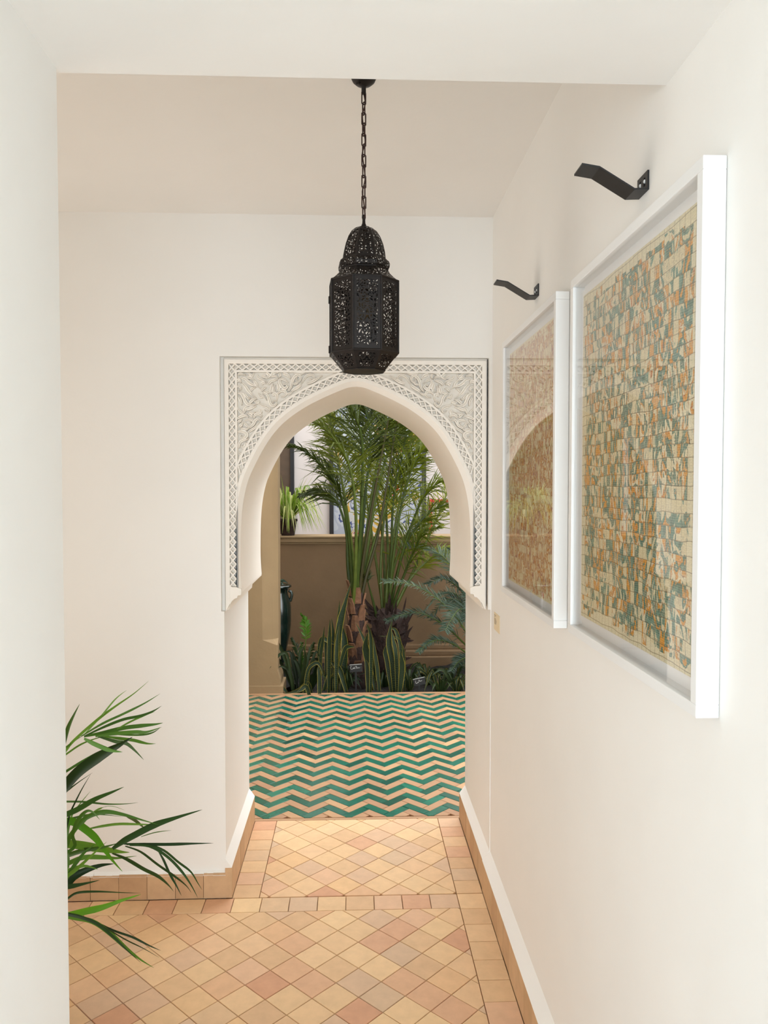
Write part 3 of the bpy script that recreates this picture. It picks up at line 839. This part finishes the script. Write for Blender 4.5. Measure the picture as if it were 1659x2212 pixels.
# ------------------------------------------------------------------ palm behind the left wall
pot_c = Vector((-1.02, 2.12, 0))
plant = empty('potted_palm', pot_c, 'potted palm with long narrow green leaves behind the left wall', 'plant')
b = MB(); b.lathe([(0,.003),(.11,.003),(.115,.01),(.15,.25),(.165,.25),(.168,.285),(.152,.285),(.148,.25),(0,.245)], pot_c, 28); b.obj('pot', M['terracotta_pot'], plant, True)
for k in range(6):
    a = k*1.05; b = MB(); q = pot_c+Vector((.05*math.cos(a), .05*math.sin(a), .24)); e = pot_c+Vector((.05+.06*math.cos(a), .06*math.sin(a), .55+.1*k))
    b.tube(smooth_pts([q, q.lerp(e,.5)+Vector((.01,0,.05)), e], 5), .006, 6); b.obj('stem', M['palm_stalk'], plant, True)
LEAVES = '''0 14 60,610 130,520 300,370 420,280 550,190 655,100|0 8 200,480 320,350 420,230 500,165|0 10 180,490 330,400 480,330 620,260 735,190|0 12 200,490 350,420 480,370 600,345 690,310 745,275|0 8 430,440 530,385 620,345 700,315
0 18 200,490 350,460 480,430 600,415 700,405 755,395|0 16 280,490 420,470 560,460 640,460 745,425|0 8 400,475 520,480 620,478 690,460 740,425|0 16 300,490 420,525 500,540 560,590 620,655|0 14 340,490 450,505 550,518 640,540 705,542|2 20 200,505 280,545 380,585 470,600
0 8 60,625 180,545 300,500 400,480|0 20 60,540 90,430 130,340 170,262|0 8 60,575 150,510 220,470|1 46 60,850 160,740 280,650 380,590 460,545 540,495|0 11 60,745 180,670 300,600 420,545|1 7 60,890 150,820 260,745|1 7 110,1010 180,870 250,750
0 24 60,1045 160,1000 280,930 400,880 480,845|0 8 60,948 200,950 350,965 480,965 580,955|0 11 100,1070 160,980 245,875|0 20 110,1180 180,1090 260,1040 360,1020 480,1040 600,1075 720,1110|0 9 190,1110 260,1030 330,990 400,980 490,1010|0 11 230,1140 330,1120 450,1105 600,1108 740,1112
0 15 500,1050 560,1080 630,1140|0 16 120,1180 150,1090 210,1020 260,1020 310,1075|0 26 70,1250 90,1130 130,1010|0 9 65,1080 140,1060 240,1040 330,1040 480,1055|2 34 65,1085 130,1090 210,1140 280,1200 340,1280 400,1360 470,1440
1 28 400,1280 470,1230 560,1180 700,1110 850,1060 1030,1005|1 13 480,1245 620,1248 800,1248 960,1243 1110,1240|1 11 500,1250 640,1250 760,1290 860,1370 950,1440 1000,1520 1030,1570|1 12 520,1255 660,1262 780,1330 880,1430 950,1530 1000,1625|1 14 490,1260 600,1300 720,1390 850,1480 920,1540 955,1590
1 10 720,1290 760,1360 800,1450 850,1540 885,1610|1 20 400,1310 500,1350 620,1420 720,1470 790,1530 830,1580|0 4 600,1195 700,1165 815,1150|0 38 70,1240 200,1255 330,1280 450,1300 520,1305|0 20 70,1330 200,1290 330,1270 440,1240|0 20 70,1390 200,1340 350,1340 440,1345 570,1330
0 16 70,1480 150,1420 260,1320 360,1230|1 34 70,1540 150,1460 300,1400 410,1385|0 18 70,1440 200,1400 300,1425|1 20 70,1550 180,1530 310,1500|0 18 130,1400 200,1310 280,1245|1 10 70,1640 150,1590 280,1580 420,1585 600,1592|2 30 80,1750 200,1720 330,1690 470,1640 600,1600
1 14 70,1735 180,1760 300,1810 420,1910 500,1990 600,2080|0 20 120,1760 260,1790 380,1870 500,1980 600,2060 690,2115|1 9 240,1770 400,1850 540,1900 660,1960 740,1995|1 10 260,1780 380,1850 500,1920 620,1980 730,2045'''
for k, st in enumerate(LEAVES.replace('\n', '|').split('|')):
    q = st.split(); kind, w = int(q[0]), float(q[1])
    pp = [tuple(map(float, t.split(','))) for t in q[2:]]
    yb = 2.12 + .10*math.sin(k*1.7); ye = yb + .16*math.sin(k*2.9+1)
    n = len(pp); P = []
    for i, (x, y) in enumerate(pp): P.append(at(120+x*.3075, 1440+y*.3075, yb+(ye-yb)*i/(n-1)))
    if pp[0][0] < 135:
        d = (P[0]-P[1]).normalized(); P.insert(0, P[0]+d*.10); P.insert(0, Vector((-1.0, yb, P[0].z-.04)))
    kw = .3075*yb/F_PX
    rope(P, w*kw*1.6, 'leaf', (M['room_leaf'], M['room_leaf_dark'], M['room_leaf_bright'])[kind], plant, (R.uniform(-.4,.2), -1, R.uniform(.0,.5)) if w < 24 else (0,-1,.2), .22)

# ------------------------------------------------------------------ courtyard: pillar, planter, low wall, gallery
b = MB()
XP = -.575
def pillar_ring(e, c, z):  # e: how far the foot swells, c: chamfer 0..1
    a, d = .11*c+.003, .07*c+.003
    return [(-1.05,5.76,z),(XP+e-a,5.76,z),(XP+e-.037*c-.002,5.76+.03*c+.001,z),(XP+e,5.76+d,z),(XP+e,6.0,z),(-1.05,6.0,z)]
rings = [pillar_ring(.02,0,-.16), pillar_ring(.02,0,.10), pillar_ring(0,0,.17), pillar_ring(0,.02,.36), pillar_ring(0,1,.40), pillar_ring(0,1,TOP-.6)]
for rg in rings: b.v += rg
for i in range(len(rings)-1):
    for k in range(6): b.f.append([i*6+k, i*6+(k+1)%6, i*6+6+(k+1)%6, i*6+6+k]); b.mi.append(0)
b.f.append([30+k for k in range(6)]); b.mi.append(0)
pil = struct(b, 'wall_pillar', M['pillar'])
b = MB(); b.box(-1.08, XP+.04, 5.738, 6.02, -.15, .055); b.obj('plinth', M['pillar'], pil)

b = MB()
n1, n2 = 60, 16
for i in range(n1+1):
    for j in range(n2+1): b.v.append((-2.29+4.78*i/n1, 5.737+1.06*j/n2, -.045+R.uniform(-.012,.018)+.02*math.sin(i*1.3)*math.sin(j*.9)))
for i in range(n1):
    for j in range(n2):
        if -1.20 < -2.29+4.78*i/n1 < -.52 and 5.737+1.06*j/n2 < 6.05: continue
        q = i*(n2+1)+j; b.f.append([q,q+n2+1,q+n2+2,q+1]); b.mi.append(0)
o = b.obj('soil', M['soil'], None, True); finish(o, 'dark soil of the planting bed behind the zigzag tiles', 'soil', kind='stuff')

b = MB(); b.box(-2.3, 2.5, 6.95, 7.2, -.16, 1.03); lw = struct(b, 'wall_planter_back', M['tan'])
for z0, z1, y0, nm in ((1.03,1.048,6.935,'coping_moulding'),(1.048,1.088,6.92,'coping'),(1.088,1.104,6.905,'coping_moulding')):
    b = MB(); b.box(-2.3, 2.5, y0, 7.22, z0, z1); o = b.obj(nm, M['pillar'], lw); bv = o.modifiers.new('bevel','BEVEL'); bv.width = .005; bv.segments = 2
for z0, z1, y0 in ((-.16,.03,6.80),(.03,.075,6.84),(.075,.12,6.90)):
    b = MB(); b.box(-2.3, 2.5, y0, 6.96, z0, z1); o = b.obj('base_step', M['tan'], lw); bv = o.modifiers.new('bevel','BEVEL'); bv.width = .008; bv.segments = 2

root = empty('wooden_door', (-.95, 9.1, -.16), 'dark brown door seen beyond the pillar at left', 'door')
b = MB(); b.box(-1.5, -.745, 9.06, 9.099, -.16, 2.4); b.obj('door_leaf', M['door'], root)
b = MB(); b.box(-.745, -.703, 9.03, 9.099, -.16, 2.44); b.box(-1.5, -.703, 9.03, 9.099, 2.4, 2.44); b.obj('door_frame', M['black_frame'], root)
# paintings in the gallery
def canvas_mat():
    m, nt, bs = new_mat('gallery_painting')
    n = noise(nt, 2.2, 3, .55, 1.6)
    r = ramp(nt, [(0, rgb('#8f95a0')), (.42, rgb('#9fa3aa')), (.47, rgb('#34406c')), (.5, rgb('#a5a5a2')), (.56, rgb('#a8842e')), (.61, rgb('#9ba0a6')), (.66, rgb('#b5392c')), (.69, rgb('#848e9a'))], 'CONSTANT')
    nt.links.new(n.outputs['Fac'], r.inputs[0]); nt.links.new(r.outputs[0], bs.inputs['Base Color']); bs.inputs['Roughness'].default_value = .7
    return m
M['canvas'] = canvas_mat()
root = empty('gallery_painting', (.25, 9.1, .75), 'abstract painting in a black frame behind the palms', 'painting')
b = MB(); b.box(-.242, .80, 9.07, 9.09, .80, 2.5); b.obj('canvas', M['canvas'], root)
b = MB(); b.box(-.29, -.242, 9.04, 9.099, .75, 2.55); b.box(.80, .848, 9.04, 9.099, .75, 2.55); b.box(-.242, .80, 9.04, 9.099, .75, .80); b.box(-.242, .80, 9.04, 9.099, 2.5, 2.55); b.obj('frame', M['black_frame'], root)
root = empty('red_frame', (1.2, 9.1, .8), 'red framed panel on the gallery wall behind the right palm', 'panel')
b = MB(); b.box(.885, .92, 9.03, 9.099, .8, 1.40); b.box(1.55, 1.585, 9.03, 9.099, .8, 1.40); b.box(.92, 1.55, 9.03, 9.099, .8, .835); b.box(.92, 1.55, 9.03, 9.099, 1.365, 1.40); b.obj('frame', M['red_frame'], root)
b = MB(); b.box(.92, 1.55, 9.06, 9.09, .835, 1.365); b.obj('panel', M['gallery'], root)

# green glazed urn
uc = at(600, 1300, 6.5); uc.z = -.03
root = empty('glazed_urn', uc, 'dark green glazed urn standing behind the pillar', 'urn')
b = MB(); b.lathe([(0,0),(.05,0),(.052,.03),(.045,.06),(.075,.20),(.10,.33),(.112,.42),(.110,.43),(.113,.44),(.112,.56),(.105,.62),(.088,.67),(.082,.70),(.10,.725),(.118,.735),(.112,.75),(.085,.74),(.078,.70),(0,.69)], uc, 32)
b.obj('body', M['urn'], root, True)
for s in (-1, 1):
    c = uc+Vector((s*.10,0,.64)); b = MB(); b.tube(smooth_pts([c+Vector((-s*.01,0,.06)), c+Vector((s*.012,0,.05)), c+Vector((s*.018,0,.02)), c+Vector((s*.005,0,-.03))], 4), .012, 8); b.obj('handle', M['urn'], root, True)
for k in range(7):
    a = k*.9; e = uc+Vector((.09*math.cos(a), .09*math.sin(a), .76+.02*(k%3)))
    rope([uc+Vector((0,0,.69)), uc+Vector((.04*math.cos(a), .04*math.sin(a), .78)), e], .02, 'leaf', M['cycad_leaf'], root)

# spider plant in a pot on the low wall
sp = at(622, 1160, 7.05); sp.z = 1.104
root = empty('spider_plant', sp, 'variegated spider plant on the low wall beside the pillar', 'plant')
b = MB(); b.lathe([(0,0),(.06,0),(.062,.01),(.08,.13),(.088,.13),(.088,.15),(.075,.15),(0,.145)], sp, 24); b.obj('pot', M['fibre'], root, True)
for k in range(170):
    a = R.uniform(0, 6.283); l = R.uniform(.14,.34); up = R.uniform(.06,.30)
    d = Vector((math.cos(a), math.sin(a)*.7, 0)); o0 = sp+Vector((0,0,.15))+d*.03
    if k % 4 == 0: top = o0+d*l*.3+Vector((0,0,up*.8)); e = top+d*l*.35+Vector((0,0,.08+up*.3))
    else: top = o0+d*l*.55+Vector((0,0,up)); e = o0+d*l+Vector((0,0,max(-.12, up-R.uniform(.12,.42))))
    rope([o0, o0.lerp(top,.6)+Vector((0,0,.03)), top, e], R.uniform(.009,.017), 'leaf', M['spider_leaf'], root, (0,-.4,1), .2, n=3)

# ------------------------------------------------------------------ palms
def frond(root, pts, leaflet, w, mat, stalk_mat, start=.35, n=44, r0=.012, droop=.35, ang=1.0, name='frond', rnd=.25, spread=Vector((0,0,0)), end_scale=.35, sides=(-1,1), seed=1, chaos=.15):
    """one palm frond: tapering stalk and two ranks of narrow leaflets, one mesh"""
    rr = random.Random(seed)
    p = smooth_pts(pts, 8); m = len(p); b = MB()
    b.tube(p, [r0*(1-.85*i/(m-1)) for i in range(m)], 6)
    b.mi = [1]*len(b.f)
    up = Vector((0,-.35,1)).normalized()
    for k in range(n):
        f = start+(1-start)*k/(n-1); i = f*(m-1); i0 = min(m-2, int(i)); q = p[i0].lerp(p[i0+1], i-i0)
        t = (p[i0+1]-p[i0]).normalized()
        side = t.cross(up)
        if side.length < .25: side = t.cross(Vector((0,-1,0)))
        side.normalize()
        g = (k/(n-1)); sc = (.55+.45*math.sin(math.pi*min(1,g*1.4+.12)))*(1-g*(1-end_scale))
        for s in sides:
            l = leaflet*sc*rr.uniform(1-rnd, 1+rnd*.5)
            d = (t*(.75+rr.uniform(-.2,.3)) + side*s*ang*rr.uniform(.7,1.2) + up*rr.uniform(-.15,.35) + spread + Vector((rr.gauss(0,1),rr.gauss(0,1),rr.gauss(0,1)))*chaos).normalized()
            a1 = q+d*l*.5; dd = (d+Vector((0,0,-droop*rr.uniform(.5,1.5)))).normalized(); a2 = a1+dd*l*.5
            wd = d.cross(Vector((rr.uniform(-.6,.6),-1,rr.uniform(-.3,.6)))).normalized()*w*.5*rr.uniform(.7,1.1)
            base = len(b.v)
            b.v += [tuple(q-wd*.5),tuple(q+wd*.5),tuple(a1+wd),tuple(a1-wd),tuple(a2)]
            b.f += [[base,base+1,base+2,base+3],[base+3,base+2,base+4]]; b.mi += [0,0]
    return b.obj(name, [mat, stalk_mat], root)
def pix(lst, y0, y1):
    n = len(lst)
    return [at(x, y, y0+(y1-y0)*i/(n-1)) for i, (x, y) in enumerate(lst)]

base = at(771, 1490, 6.12); base.z = -.06
palm = empty('palm_tree', base, 'tall palm with peeling brown trunk and dark green fronds at the bed centre', 'palm')
# trunk with old leaf boots
b = MB(); tp = [base+Vector((0,0,0)), base+Vector((0,0,.2)), at(771,1400,6.12), at(769,1340,6.12), at(770,1280,6.12)]
b.tube(smooth_pts(tp, 5), [.085]*6+[.078]*5+[.066]*5+[.05]*5, 14); b.obj('trunk', M['fibre'], palm, True)
for k in range(26):
    z = .02+k*.0275; a = k*2.4; r = .078-.0009*k
    c = Vector((base.x+(tp[3].x-base.x)*min(1,z/.6), base.y, z-.03)); d = Vector((math.cos(a), math.sin(a), 0)); s = Vector((-d.y, d.x, 0)); w = .045-.0006*k
    b = MB(); h = .13; V = []
    for zz, rr_, ww in ((0, r*.9, w), (h*.6, r+.006, w*.85), (h, r+.022, w*.55)):
        for sg, off in ((-1,0),(0,.008),(1,0)): V.append(c+d*(rr_+off)+s*ww*sg+Vector((0,0,zz)))
        for sg in (1,-1): V.append(c+d*(rr_-.012)+s*ww*sg+Vector((0,0,zz)))
    Fc = [(i*5+j, i*5+(j+1)%5, i*5+5+(j+1)%5, i*5+5+j) for i in range(2) for j in range(5)]+[(10,11,12,13,14)]
    b.add(V, Fc); b.obj('leaf_boot', M['trunk'], palm)
FR = [ # pixels, depth0, depth1, leaflet, start, dark
 ([(764,1330),(757,1200),(745,1105),(721,1039),(673,985),(625,962)], 6.12, 5.7, .42, .42, 0),
 ([(768,1330),(776,1180),(783,1040),(778,930),(740,870),(690,860)], 6.12, 5.6, .50, .5, 0),
 ([(772,1330),(782,1230),(798,1128),(816,1027),(840,905),(862,820)], 6.12, 5.9, .42, .74, 1),
 ([(776,1320),(790,1250),(816,1158),(837,1039),(858,911),(880,840)], 6.14, 6.2, .42, .7, 1),
 ([(762,1330),(768,1220),(768,1100),(752,1000),(700,925),(640,905)], 6.1, 5.6, .48, .5, 0),
 ([(770,1330),(778,1200),(790,1060),(800,960),(790,890),(760,850)], 6.16, 6.0, .45, .5, 0),
 ([(774,1330),(795,1220),(825,1120),(862,1020),(915,960),(965,945)], 6.16, 6.5, .40, .5, 0),
 ([(764,1330),(752,1230),(748,1150),(728,1085),(690,1060),(650,1070)], 6.12, 6.3, .34, .55, 0),
 ([(770,1330),(775,1200),(780,1060),(760,950),(715,900),(650,890)], 6.2, 6.6, .55, .5, 0),
 ([(774,1330),(785,1200),(805,1060),(822,940),(800,875),(755,850)], 6.2, 6.7, .55, .5, 0),
 ([(776,1330),(792,1200),(815,1060),(850,950),(900,905),(960,900)], 6.2, 6.6, .5, .5, 0),
 ([(766,1330),(762,1210),(750,1110),(735,1020),(720,950),(712,880)], 6.14, 5.8, .45, .45, 0),
]
for k, (px, d0, d1, ll, st, dk) in enumerate(FR):
    frond(palm, pix(px, d0, d1), ll, .0115, M['palm_leaf'], M['palm_stalk_dark'] if dk else M['palm_stalk'], st, 62, .017, .45, 1.0, seed=k+1, chaos=.2)

base2 = at(838, 1480, 6.35); base2.z = -.06
palm2 = empty('palm_tree', base2, 'bright green feathery palm with dark fibrous stump right of the tall palm', 'palm')
b = MB(); b.tube(smooth_pts([base2, base2+Vector((0,0,.25)), base2+Vector((.01,0,.50)), base2+Vector((.01,0,.60))], 4), [.10,.12,.13,.135,.14,.14,.14,.135,.13,.12,.11,.09,.06], 14); b.obj('trunk', M['fibre'], palm2, True)
for k in range(150):
    a = R.uniform(0,6.28); z = R.uniform(.02,.6); c = base2+Vector((math.cos(a)*.12, math.sin(a)*.12, z))
    e = c+Vector((math.cos(a)*R.uniform(.02,.12), math.sin(a)*R.uniform(.02,.1), R.uniform(-.06,.18)))
    rope([c, c.lerp(e,.5)+Vector((0,0,-.01)), e], R.uniform(.015,.035), 'fibre_sheath', M['fibre'], palm2, n=2)
FR2 = [
 ([(840,1330),(867,1203),(897,1113),(924,1063),(960,1039),(1000,1045)], 6.35, 6.0, .34, .42, 0),
 ([(832,1330),(840,1220),(860,1100),(880,1000),(905,930),(950,900)], 6.35, 6.6, .38, .35, 0),
 ([(828,1340),(822,1240),(830,1120),(850,1000),(845,930),(820,890)], 6.4, 6.5, .38, .4, 0),
 ([(842,1340),(880,1260),(920,1215),(960,1190),(1000,1185)], 6.35, 6.6, .26, .4, 0),
 ([(836,1330),(850,1230),(880,1150),(915,1120),(950,1130)], 6.4, 6.8, .32, .3, 0),
 ([(834,1330),(838,1200),(835,1080),(850,960),(890,890),(940,870)], 6.45, 6.9, .42, .35, 0),
 ([(830,1330),(815,1230),(800,1130),(790,1050),(810,980),(850,960)], 6.45, 6.8, .32, .4, 0),
 ([(845,1330),(890,1240),(930,1150),(960,1080),(985,1000),(1000,950)], 6.5, 6.8, .34, .35, 0),
 ([(816,1345),(806,1300),(798,1270),(790,1240)], 6.3, 6.25, .12, .8, 0),
 ([(838,1330),(850,1200),(870,1080),(900,990),(940,960),(985,975)], 6.3, 6.1, .42, .35, 0),
 ([(836,1330),(845,1200),(850,1080),(870,980),(875,920),(850,880)], 6.4, 6.2, .45, .35, 0),
 ([(840,1330),(860,1230),(885,1160),(925,1110),(965,1090),(1000,1100)], 6.35, 6.5, .36, .3, 0),
 ([(832,1330),(830,1220),(820,1110),(800,1020),(770,970),(730,960)], 6.5, 6.9, .42, .35, 0),
 ([(842,1330),(870,1250),(895,1190),(915,1150),(945,1140)], 6.3, 6.1, .3, .3, 0),
]
for k, (px, d0, d1, ll, st, dk) in enumerate(FR2):
    frond(palm2, pix(px, d0, d1), ll, .010, M['palm_bright'] if k not in (8,) else M['palm_leaf'], M['palm_stalk'], st, 60, .014, .3, 1.0, seed=k+30, chaos=.4)

# sago palm at the right
base3 = at(1032, 1440, 6.15); base3.z = -.06
cyc = empty('sago_palm', base3, 'sago palm with stiff blue green fronds at the right of the bed', 'palm')
b = MB(); b.tube(smooth_pts([base3, base3+Vector((0,0,.15)), base3+Vector((0,0,.36))], 5), [.10]*4+[.11]*4+[.10,.09,.06], 14); b.obj('trunk', M['fibre'], cyc, True)
FR3 = [
 ([(1025,1400),(990,1340),(940,1290),(885,1262),(830,1256)], 6.15, 5.95, .16, .12),
 ([(1030,1395),(1020,1330),(994,1316),(975,1338),(962,1362)], 6.15, 5.75, .17, .25),
 ([(1022,1410),(965,1355),(910,1325),(870,1328),(835,1342)], 6.15, 6.0, .12, .15),
 ([(1025,1425),(985,1395),(950,1383),(925,1390),(905,1408)], 6.15, 5.9, .10, .2),
 ([(1030,1380),(1000,1270),(965,1210),(925,1185),(880,1178)], 6.2, 6.3, .16, .25),
 ([(1030,1380),(1010,1300),(985,1265),(955,1250),(925,1262)], 6.2, 6.0, .15, .2),
 ([(1040,1390),(1035,1300),(1020,1240),(1000,1200),(975,1190)], 6.2, 6.1, .16, .2),
 ([(1035,1420),(1010,1420),(990,1430),(975,1450)], 6.1, 5.85, .10, .2),
]
for k, (px, d0, d1, ll, st) in enumerate(FR3):
    frond(cyc, pix(px, d0, d1), ll*1.2, .0065, M['cycad_leaf'], M['palm_stalk'], st, 75, .008, .12, 1.2, rnd=.1, seed=k+60, end_scale=.6)

for k in range(9):
    a = -1.9+k*.62; d = Vector((math.cos(a), math.sin(a)*.75, 0)); o0 = base3+Vector((0,0,.38)); l = .42+.08*math.sin(k*2.1); h = .22+.12*math.cos(k*1.7)
    frond(cyc, [o0, o0+d*l*.35+Vector((0,0,h)), o0+d*l*.75+Vector((0,0,h*1.1)), o0+d*l*1.1+Vector((0,0,h*.6))], .15, .0065, M['cycad_leaf'], M['palm_stalk'], .2, 60, .008, .12, 1.2, rnd=.1, seed=k+120, end_scale=.6)

# ------------------------------------------------------------------ snake plants and low planting
sprof = lambda x: min(1, .55+x*1.6) * min(1, (1-x)*2.3+.01)
def clump(name, label, leaves, mat, cat='plant', y=5.95, group=None, prof=sprof, hint=(0,-1,.2)):
    xs = [l[1][0] for l in leaves]; c = at(xs[0][0], xs[0][1], y); c.z = -.05
    root = empty(name, c, label, cat, group)
    for k, (w, pts) in enumerate(leaves):
        yy = y+.06*math.sin(k*2.3)
        P = [at(a, d, yy-.02*i*math.sin(k*1.1)) for i, (a, d) in enumerate(pts)]
        if pts[0][1] >= 1465: P[0].z = -.06
        rope(P, w*yy/F_PX*R.uniform(1.0,1.4), 'leaf', mat, root, (hint[0]+R.uniform(-.3,.3), hint[1], hint[2]), .25, prof, n=4)
    return root
clump('snake_plant', 'yellow edged snake plant left of the palm trunk', [
 (12, [(722,1480),(728,1400),(735,1345),(745,1305),(760,1253)]), (7, [(728,1480),(730,1400),(731,1340),(734,1296)]), (8, [(710,1480),(711,1420),(712,1370),(713,1337)]),
 (8, [(716,1480),(718,1420),(720,1370),(716,1335)]), (13, [(738,1480),(744,1420),(744,1378),(738,1350)]), (9, [(726,1480),(727,1420),(729,1380),(733,1348)]),
 (9, [(690,1480),(689,1410),(695,1380),(708,1384),(725,1392),(737,1404)]), (8, [(690,1480),(692,1420),(697,1385),(701,1352)]), (8, [(734,1440),(745,1402),(755,1397),(766,1398)]),
 (8, [(704,1480),(706,1430),(704,1390),(698,1365)]), (9, [(750,1480),(735,1450),(722,1435),(710,1425)]), (8, [(698,1480),(716,1450),(736,1440),(756,1470)]),
], M['snake'])
clump('snake_plant', 'snake plant with a pale mottled leaf right of the palm trunk', [
 (9, [(820,1482),(815,1447),(810,1412),(806,1375)]), (13, [(804,1482),(796,1430),(790,1395),(795,1366)]), (7, [(800,1482),(802,1420),(800,1370),(791,1347)]),
 (8, [(808,1482),(806,1430),(795,1415),(788,1412)]), (8, [(812,1480),(800,1440),(797,1410),(782,1372),(768,1345)]), (7, [(795,1482),(793,1440),(788,1425)]),
], M['snake'], y=5.9)
clump('snake_plant', 'yellow edged snake plant in front of the dark fibrous stump', [
 (10, [(852,1482),(847,1430),(840,1392),(842,1364),(847,1340)]), (10, [(853,1482),(852,1450),(855,1425),(857,1410)]), (10, [(862,1482),(868,1450),(867,1425),(864,1405)]),
 (7, [(866,1482),(866,1410),(858,1370),(850,1358),(838,1362)]), (7, [(846,1482),(836,1430),(832,1405),(842,1385)]), (8, [(858,1482),(856,1420),(850,1385),(846,1362)]),
 (6, [(874,1482),(872,1420),(864,1390),(852,1376),(818,1374)]),
], M['snake'], y=5.88)
clump('strap_plant', 'dark green strap leaved plant beside the pillar base', [
 (6, [(640,1488),(614,1418),(602,1392),(586,1357)]), (6, [(636,1488),(614,1445),(599,1418),(592,1394)]), (5, [(634,1488),(622,1420),(608,1412),(595,1425),(582,1445)]),
 (6, [(645,1488),(634,1440),(628,1410),(616,1408)]), (6, [(650,1488),(648,1440),(650,1410),(660,1392)]), (6, [(655,1488),(662,1440),(668,1410),(672,1396)]),
 (6, [(642,1488),(640,1440),(636,1420),(630,1400)]), (6, [(648,1488),(655,1450),(660,1420),(656,1395)]), (6, [(638,1488),(628,1455),(612,1440),(600,1442)]),
 (6, [(655,1488),(676,1430),(688,1428),(696,1450)]), (5, [(652,1488),(680,1412),(690,1420)]), (6, [(658,1488),(650,1460),(640,1430),(632,1425)]),
], M['grass_leaf'], y=5.88)
clump('snake_plant', 'low sprawling snake plant with leaves spilling onto the tiles', [
 (8, [(655,1476),(664,1452),(676,1435),(688,1433),(696,1448),(700,1470)]), (8, [(676,1488),(668,1480),(660,1478),(646,1490),(628,1496),(612,1498)]), (7, [(672,1488),(662,1484),(650,1490),(640,1497)]),
 (7, [(630,1484),(604,1480),(578,1490),(545,1499)]), (7, [(660,1488),(664,1465),(668,1445)]), (7, [(690,1486),(690,1460),(686,1440)]),
], M['snake'], y=5.76)
# upright plant with a bright young shoot
c = at(656, 1485, 5.98); c.z = -.05
root = empty('zamia_plant', c, 'upright leafy plant with a bright green shoot between pillar and snake plants', 'plant')
frond(root, [c, at(657,1430,5.98), at(661,1370,5.98), at(658,1340,5.98), at(651,1328,5.96)], .075, .016, M['fern_leaf'], M['palm_stalk'], .45, 26, .006, .1, .9, 'stem', seed=90, end_scale=.5)
frond(root, [c, at(650,1440,6.0), at(640,1400,6.0), at(630,1380,6.0)], .07, .014, M['grass_leaf'], M['palm_stalk'], .4, 18, .005, .15, .9, 'stem', seed=91, end_scale=.6)
frond(root, [c, at(662,1440,6.0), at(672,1405,6.0), at(678,1390,6.0)], .065, .014, M['grass_leaf'], M['palm_stalk'], .4, 16, .005, .15, .9, 'stem', seed=92, end_scale=.6)
frond(root, [c, at(655,1450,6.0), at(650,1420,6.0), at(652,1390,6.0)], .065, .014, M['fern_leaf'], M['palm_stalk'], .3, 18, .005, .15, .9, 'stem', seed=93, end_scale=.6)
# low rosettes at the right
for k, (px, py, yy, lab) in enumerate(((950,1482,5.86,'low green rosette plant in front of the right hand sign'),(925,1462,6.1,'small leafy plant behind the right hand sign'),(980,1470,6.05,'low leafy plant at the right end of the bed'),(885,1478,5.95,'small dark plant between stump and right hand sign'),(985,1488,5.84,'low plant by the tile edge under the sago palm'),(748,1484,6.0,'dark leafy plant at the foot of the palm trunk, left side'),(832,1484,6.02,'dark leafy plant between the two right snake plants'),(672,1484,6.05,'dark leafy plant behind the sprawling snake plant'))):
    c = at(px, py, yy); c.z = -.05
    root = empty('strap_plant', c, lab, 'plant')
    for j in range(16):
        a = j*2.4+k; l = R.uniform(.10,.22); d = Vector((math.cos(a), math.sin(a)*.7, 0))
        rope([c+d*.01, c+d*l*.5+Vector((0,0,R.uniform(.08,.2))), c+d*l+Vector((0,0,R.uniform(.02,.16)))], R.uniform(.012,.024), 'leaf', M['grass_leaf'] if (j % 3 or k > 4) else M['snake'], root, n=3)
# black plant signs with white script
def sign(cx, cy, w, h, yy, tilt, lab, script):
    c = at(cx, cy, yy); k = yy/F_PX
    root = empty('plant_sign', (c.x, c.y, -.05), lab, 'sign')
    Mx = Matrix.Translation(c) @ Matrix.Rotation(-tilt, 4, 'Y')
    m = MB(); m.box(-w*k/2, w*k/2, -.004, .004, -h*k/2, h*k/2); m.v = [tuple(Mx @ Vector(q)) for q in m.v]; m.obj('plate', M['sign'], root)
    m = MB(); m.box(-w*k/2, w*k/2, -.0045, -.0035, h*k/2-.004, h*k/2); m.v = [tuple(Mx @ Vector(q)) for q in m.v]; m.obj('edge', M['chalk'], root)
    m = MB(); m.box(c.x-.006, c.x+.006, c.y+.005, c.y+.013, -.06, c.z+h*k*.3); m.obj('stake', M['sign'], root)
    m = MB()
    for st in script:
        m.tube(smooth_pts([Mx @ Vector((x*k, -.0055, z*k)) for x, z in st], 4), .0011, 5)
    m.obj('writing', M['chalk'], root)
script1 = [[(-9,3.6),(-11,4.4),(-12,2),(-11,-1),(-8.6,-2),(-7,-1),(-6.8,.5)],[(-7,-1),(-6,1),(-5.6,-1),(-5,1),(-4.4,-1),(-3.6,3),(-3.4,-1),(-2.6,.6),(-2,-1)],[(-1.4,3.4),(0,4.6),(2,3.6),(1,2),(-.6,1.6)],[(.2,4),(0,-1)],[(1.4,-.6),(2.4,1),(2.8,-.6),(3.6,1),(4.2,-.4),(5,1),(5.6,-.4),(6.6,1),(7.4,-.2),(9,.8)]]
script2 = [[(-8,4),(-8.4,1),(-8,-2),(-6.5,-3),(-5,-2)],[(-5,-2),(-4,0),(-3.4,-2),(-2.6,0),(-2,-1.6)],[(-1.4,4),(-1,0)],[(-1.6,3.8),(.6,3.4),(.4,1.8),(-1,1.4)],[(.6,0),(1.6,1.4),(2.2,0),(3.2,1.4),(4,.2),(5,1.6),(6,.6)]]
sign(769, 1443, 27, 17, 5.86, math.radians(4), 'black plant sign with white script against the palm trunk', script1)
sign(906, 1472, 26, 16, 5.82, math.radians(12), 'tilted black plant sign with white script at the right of the bed', script2)
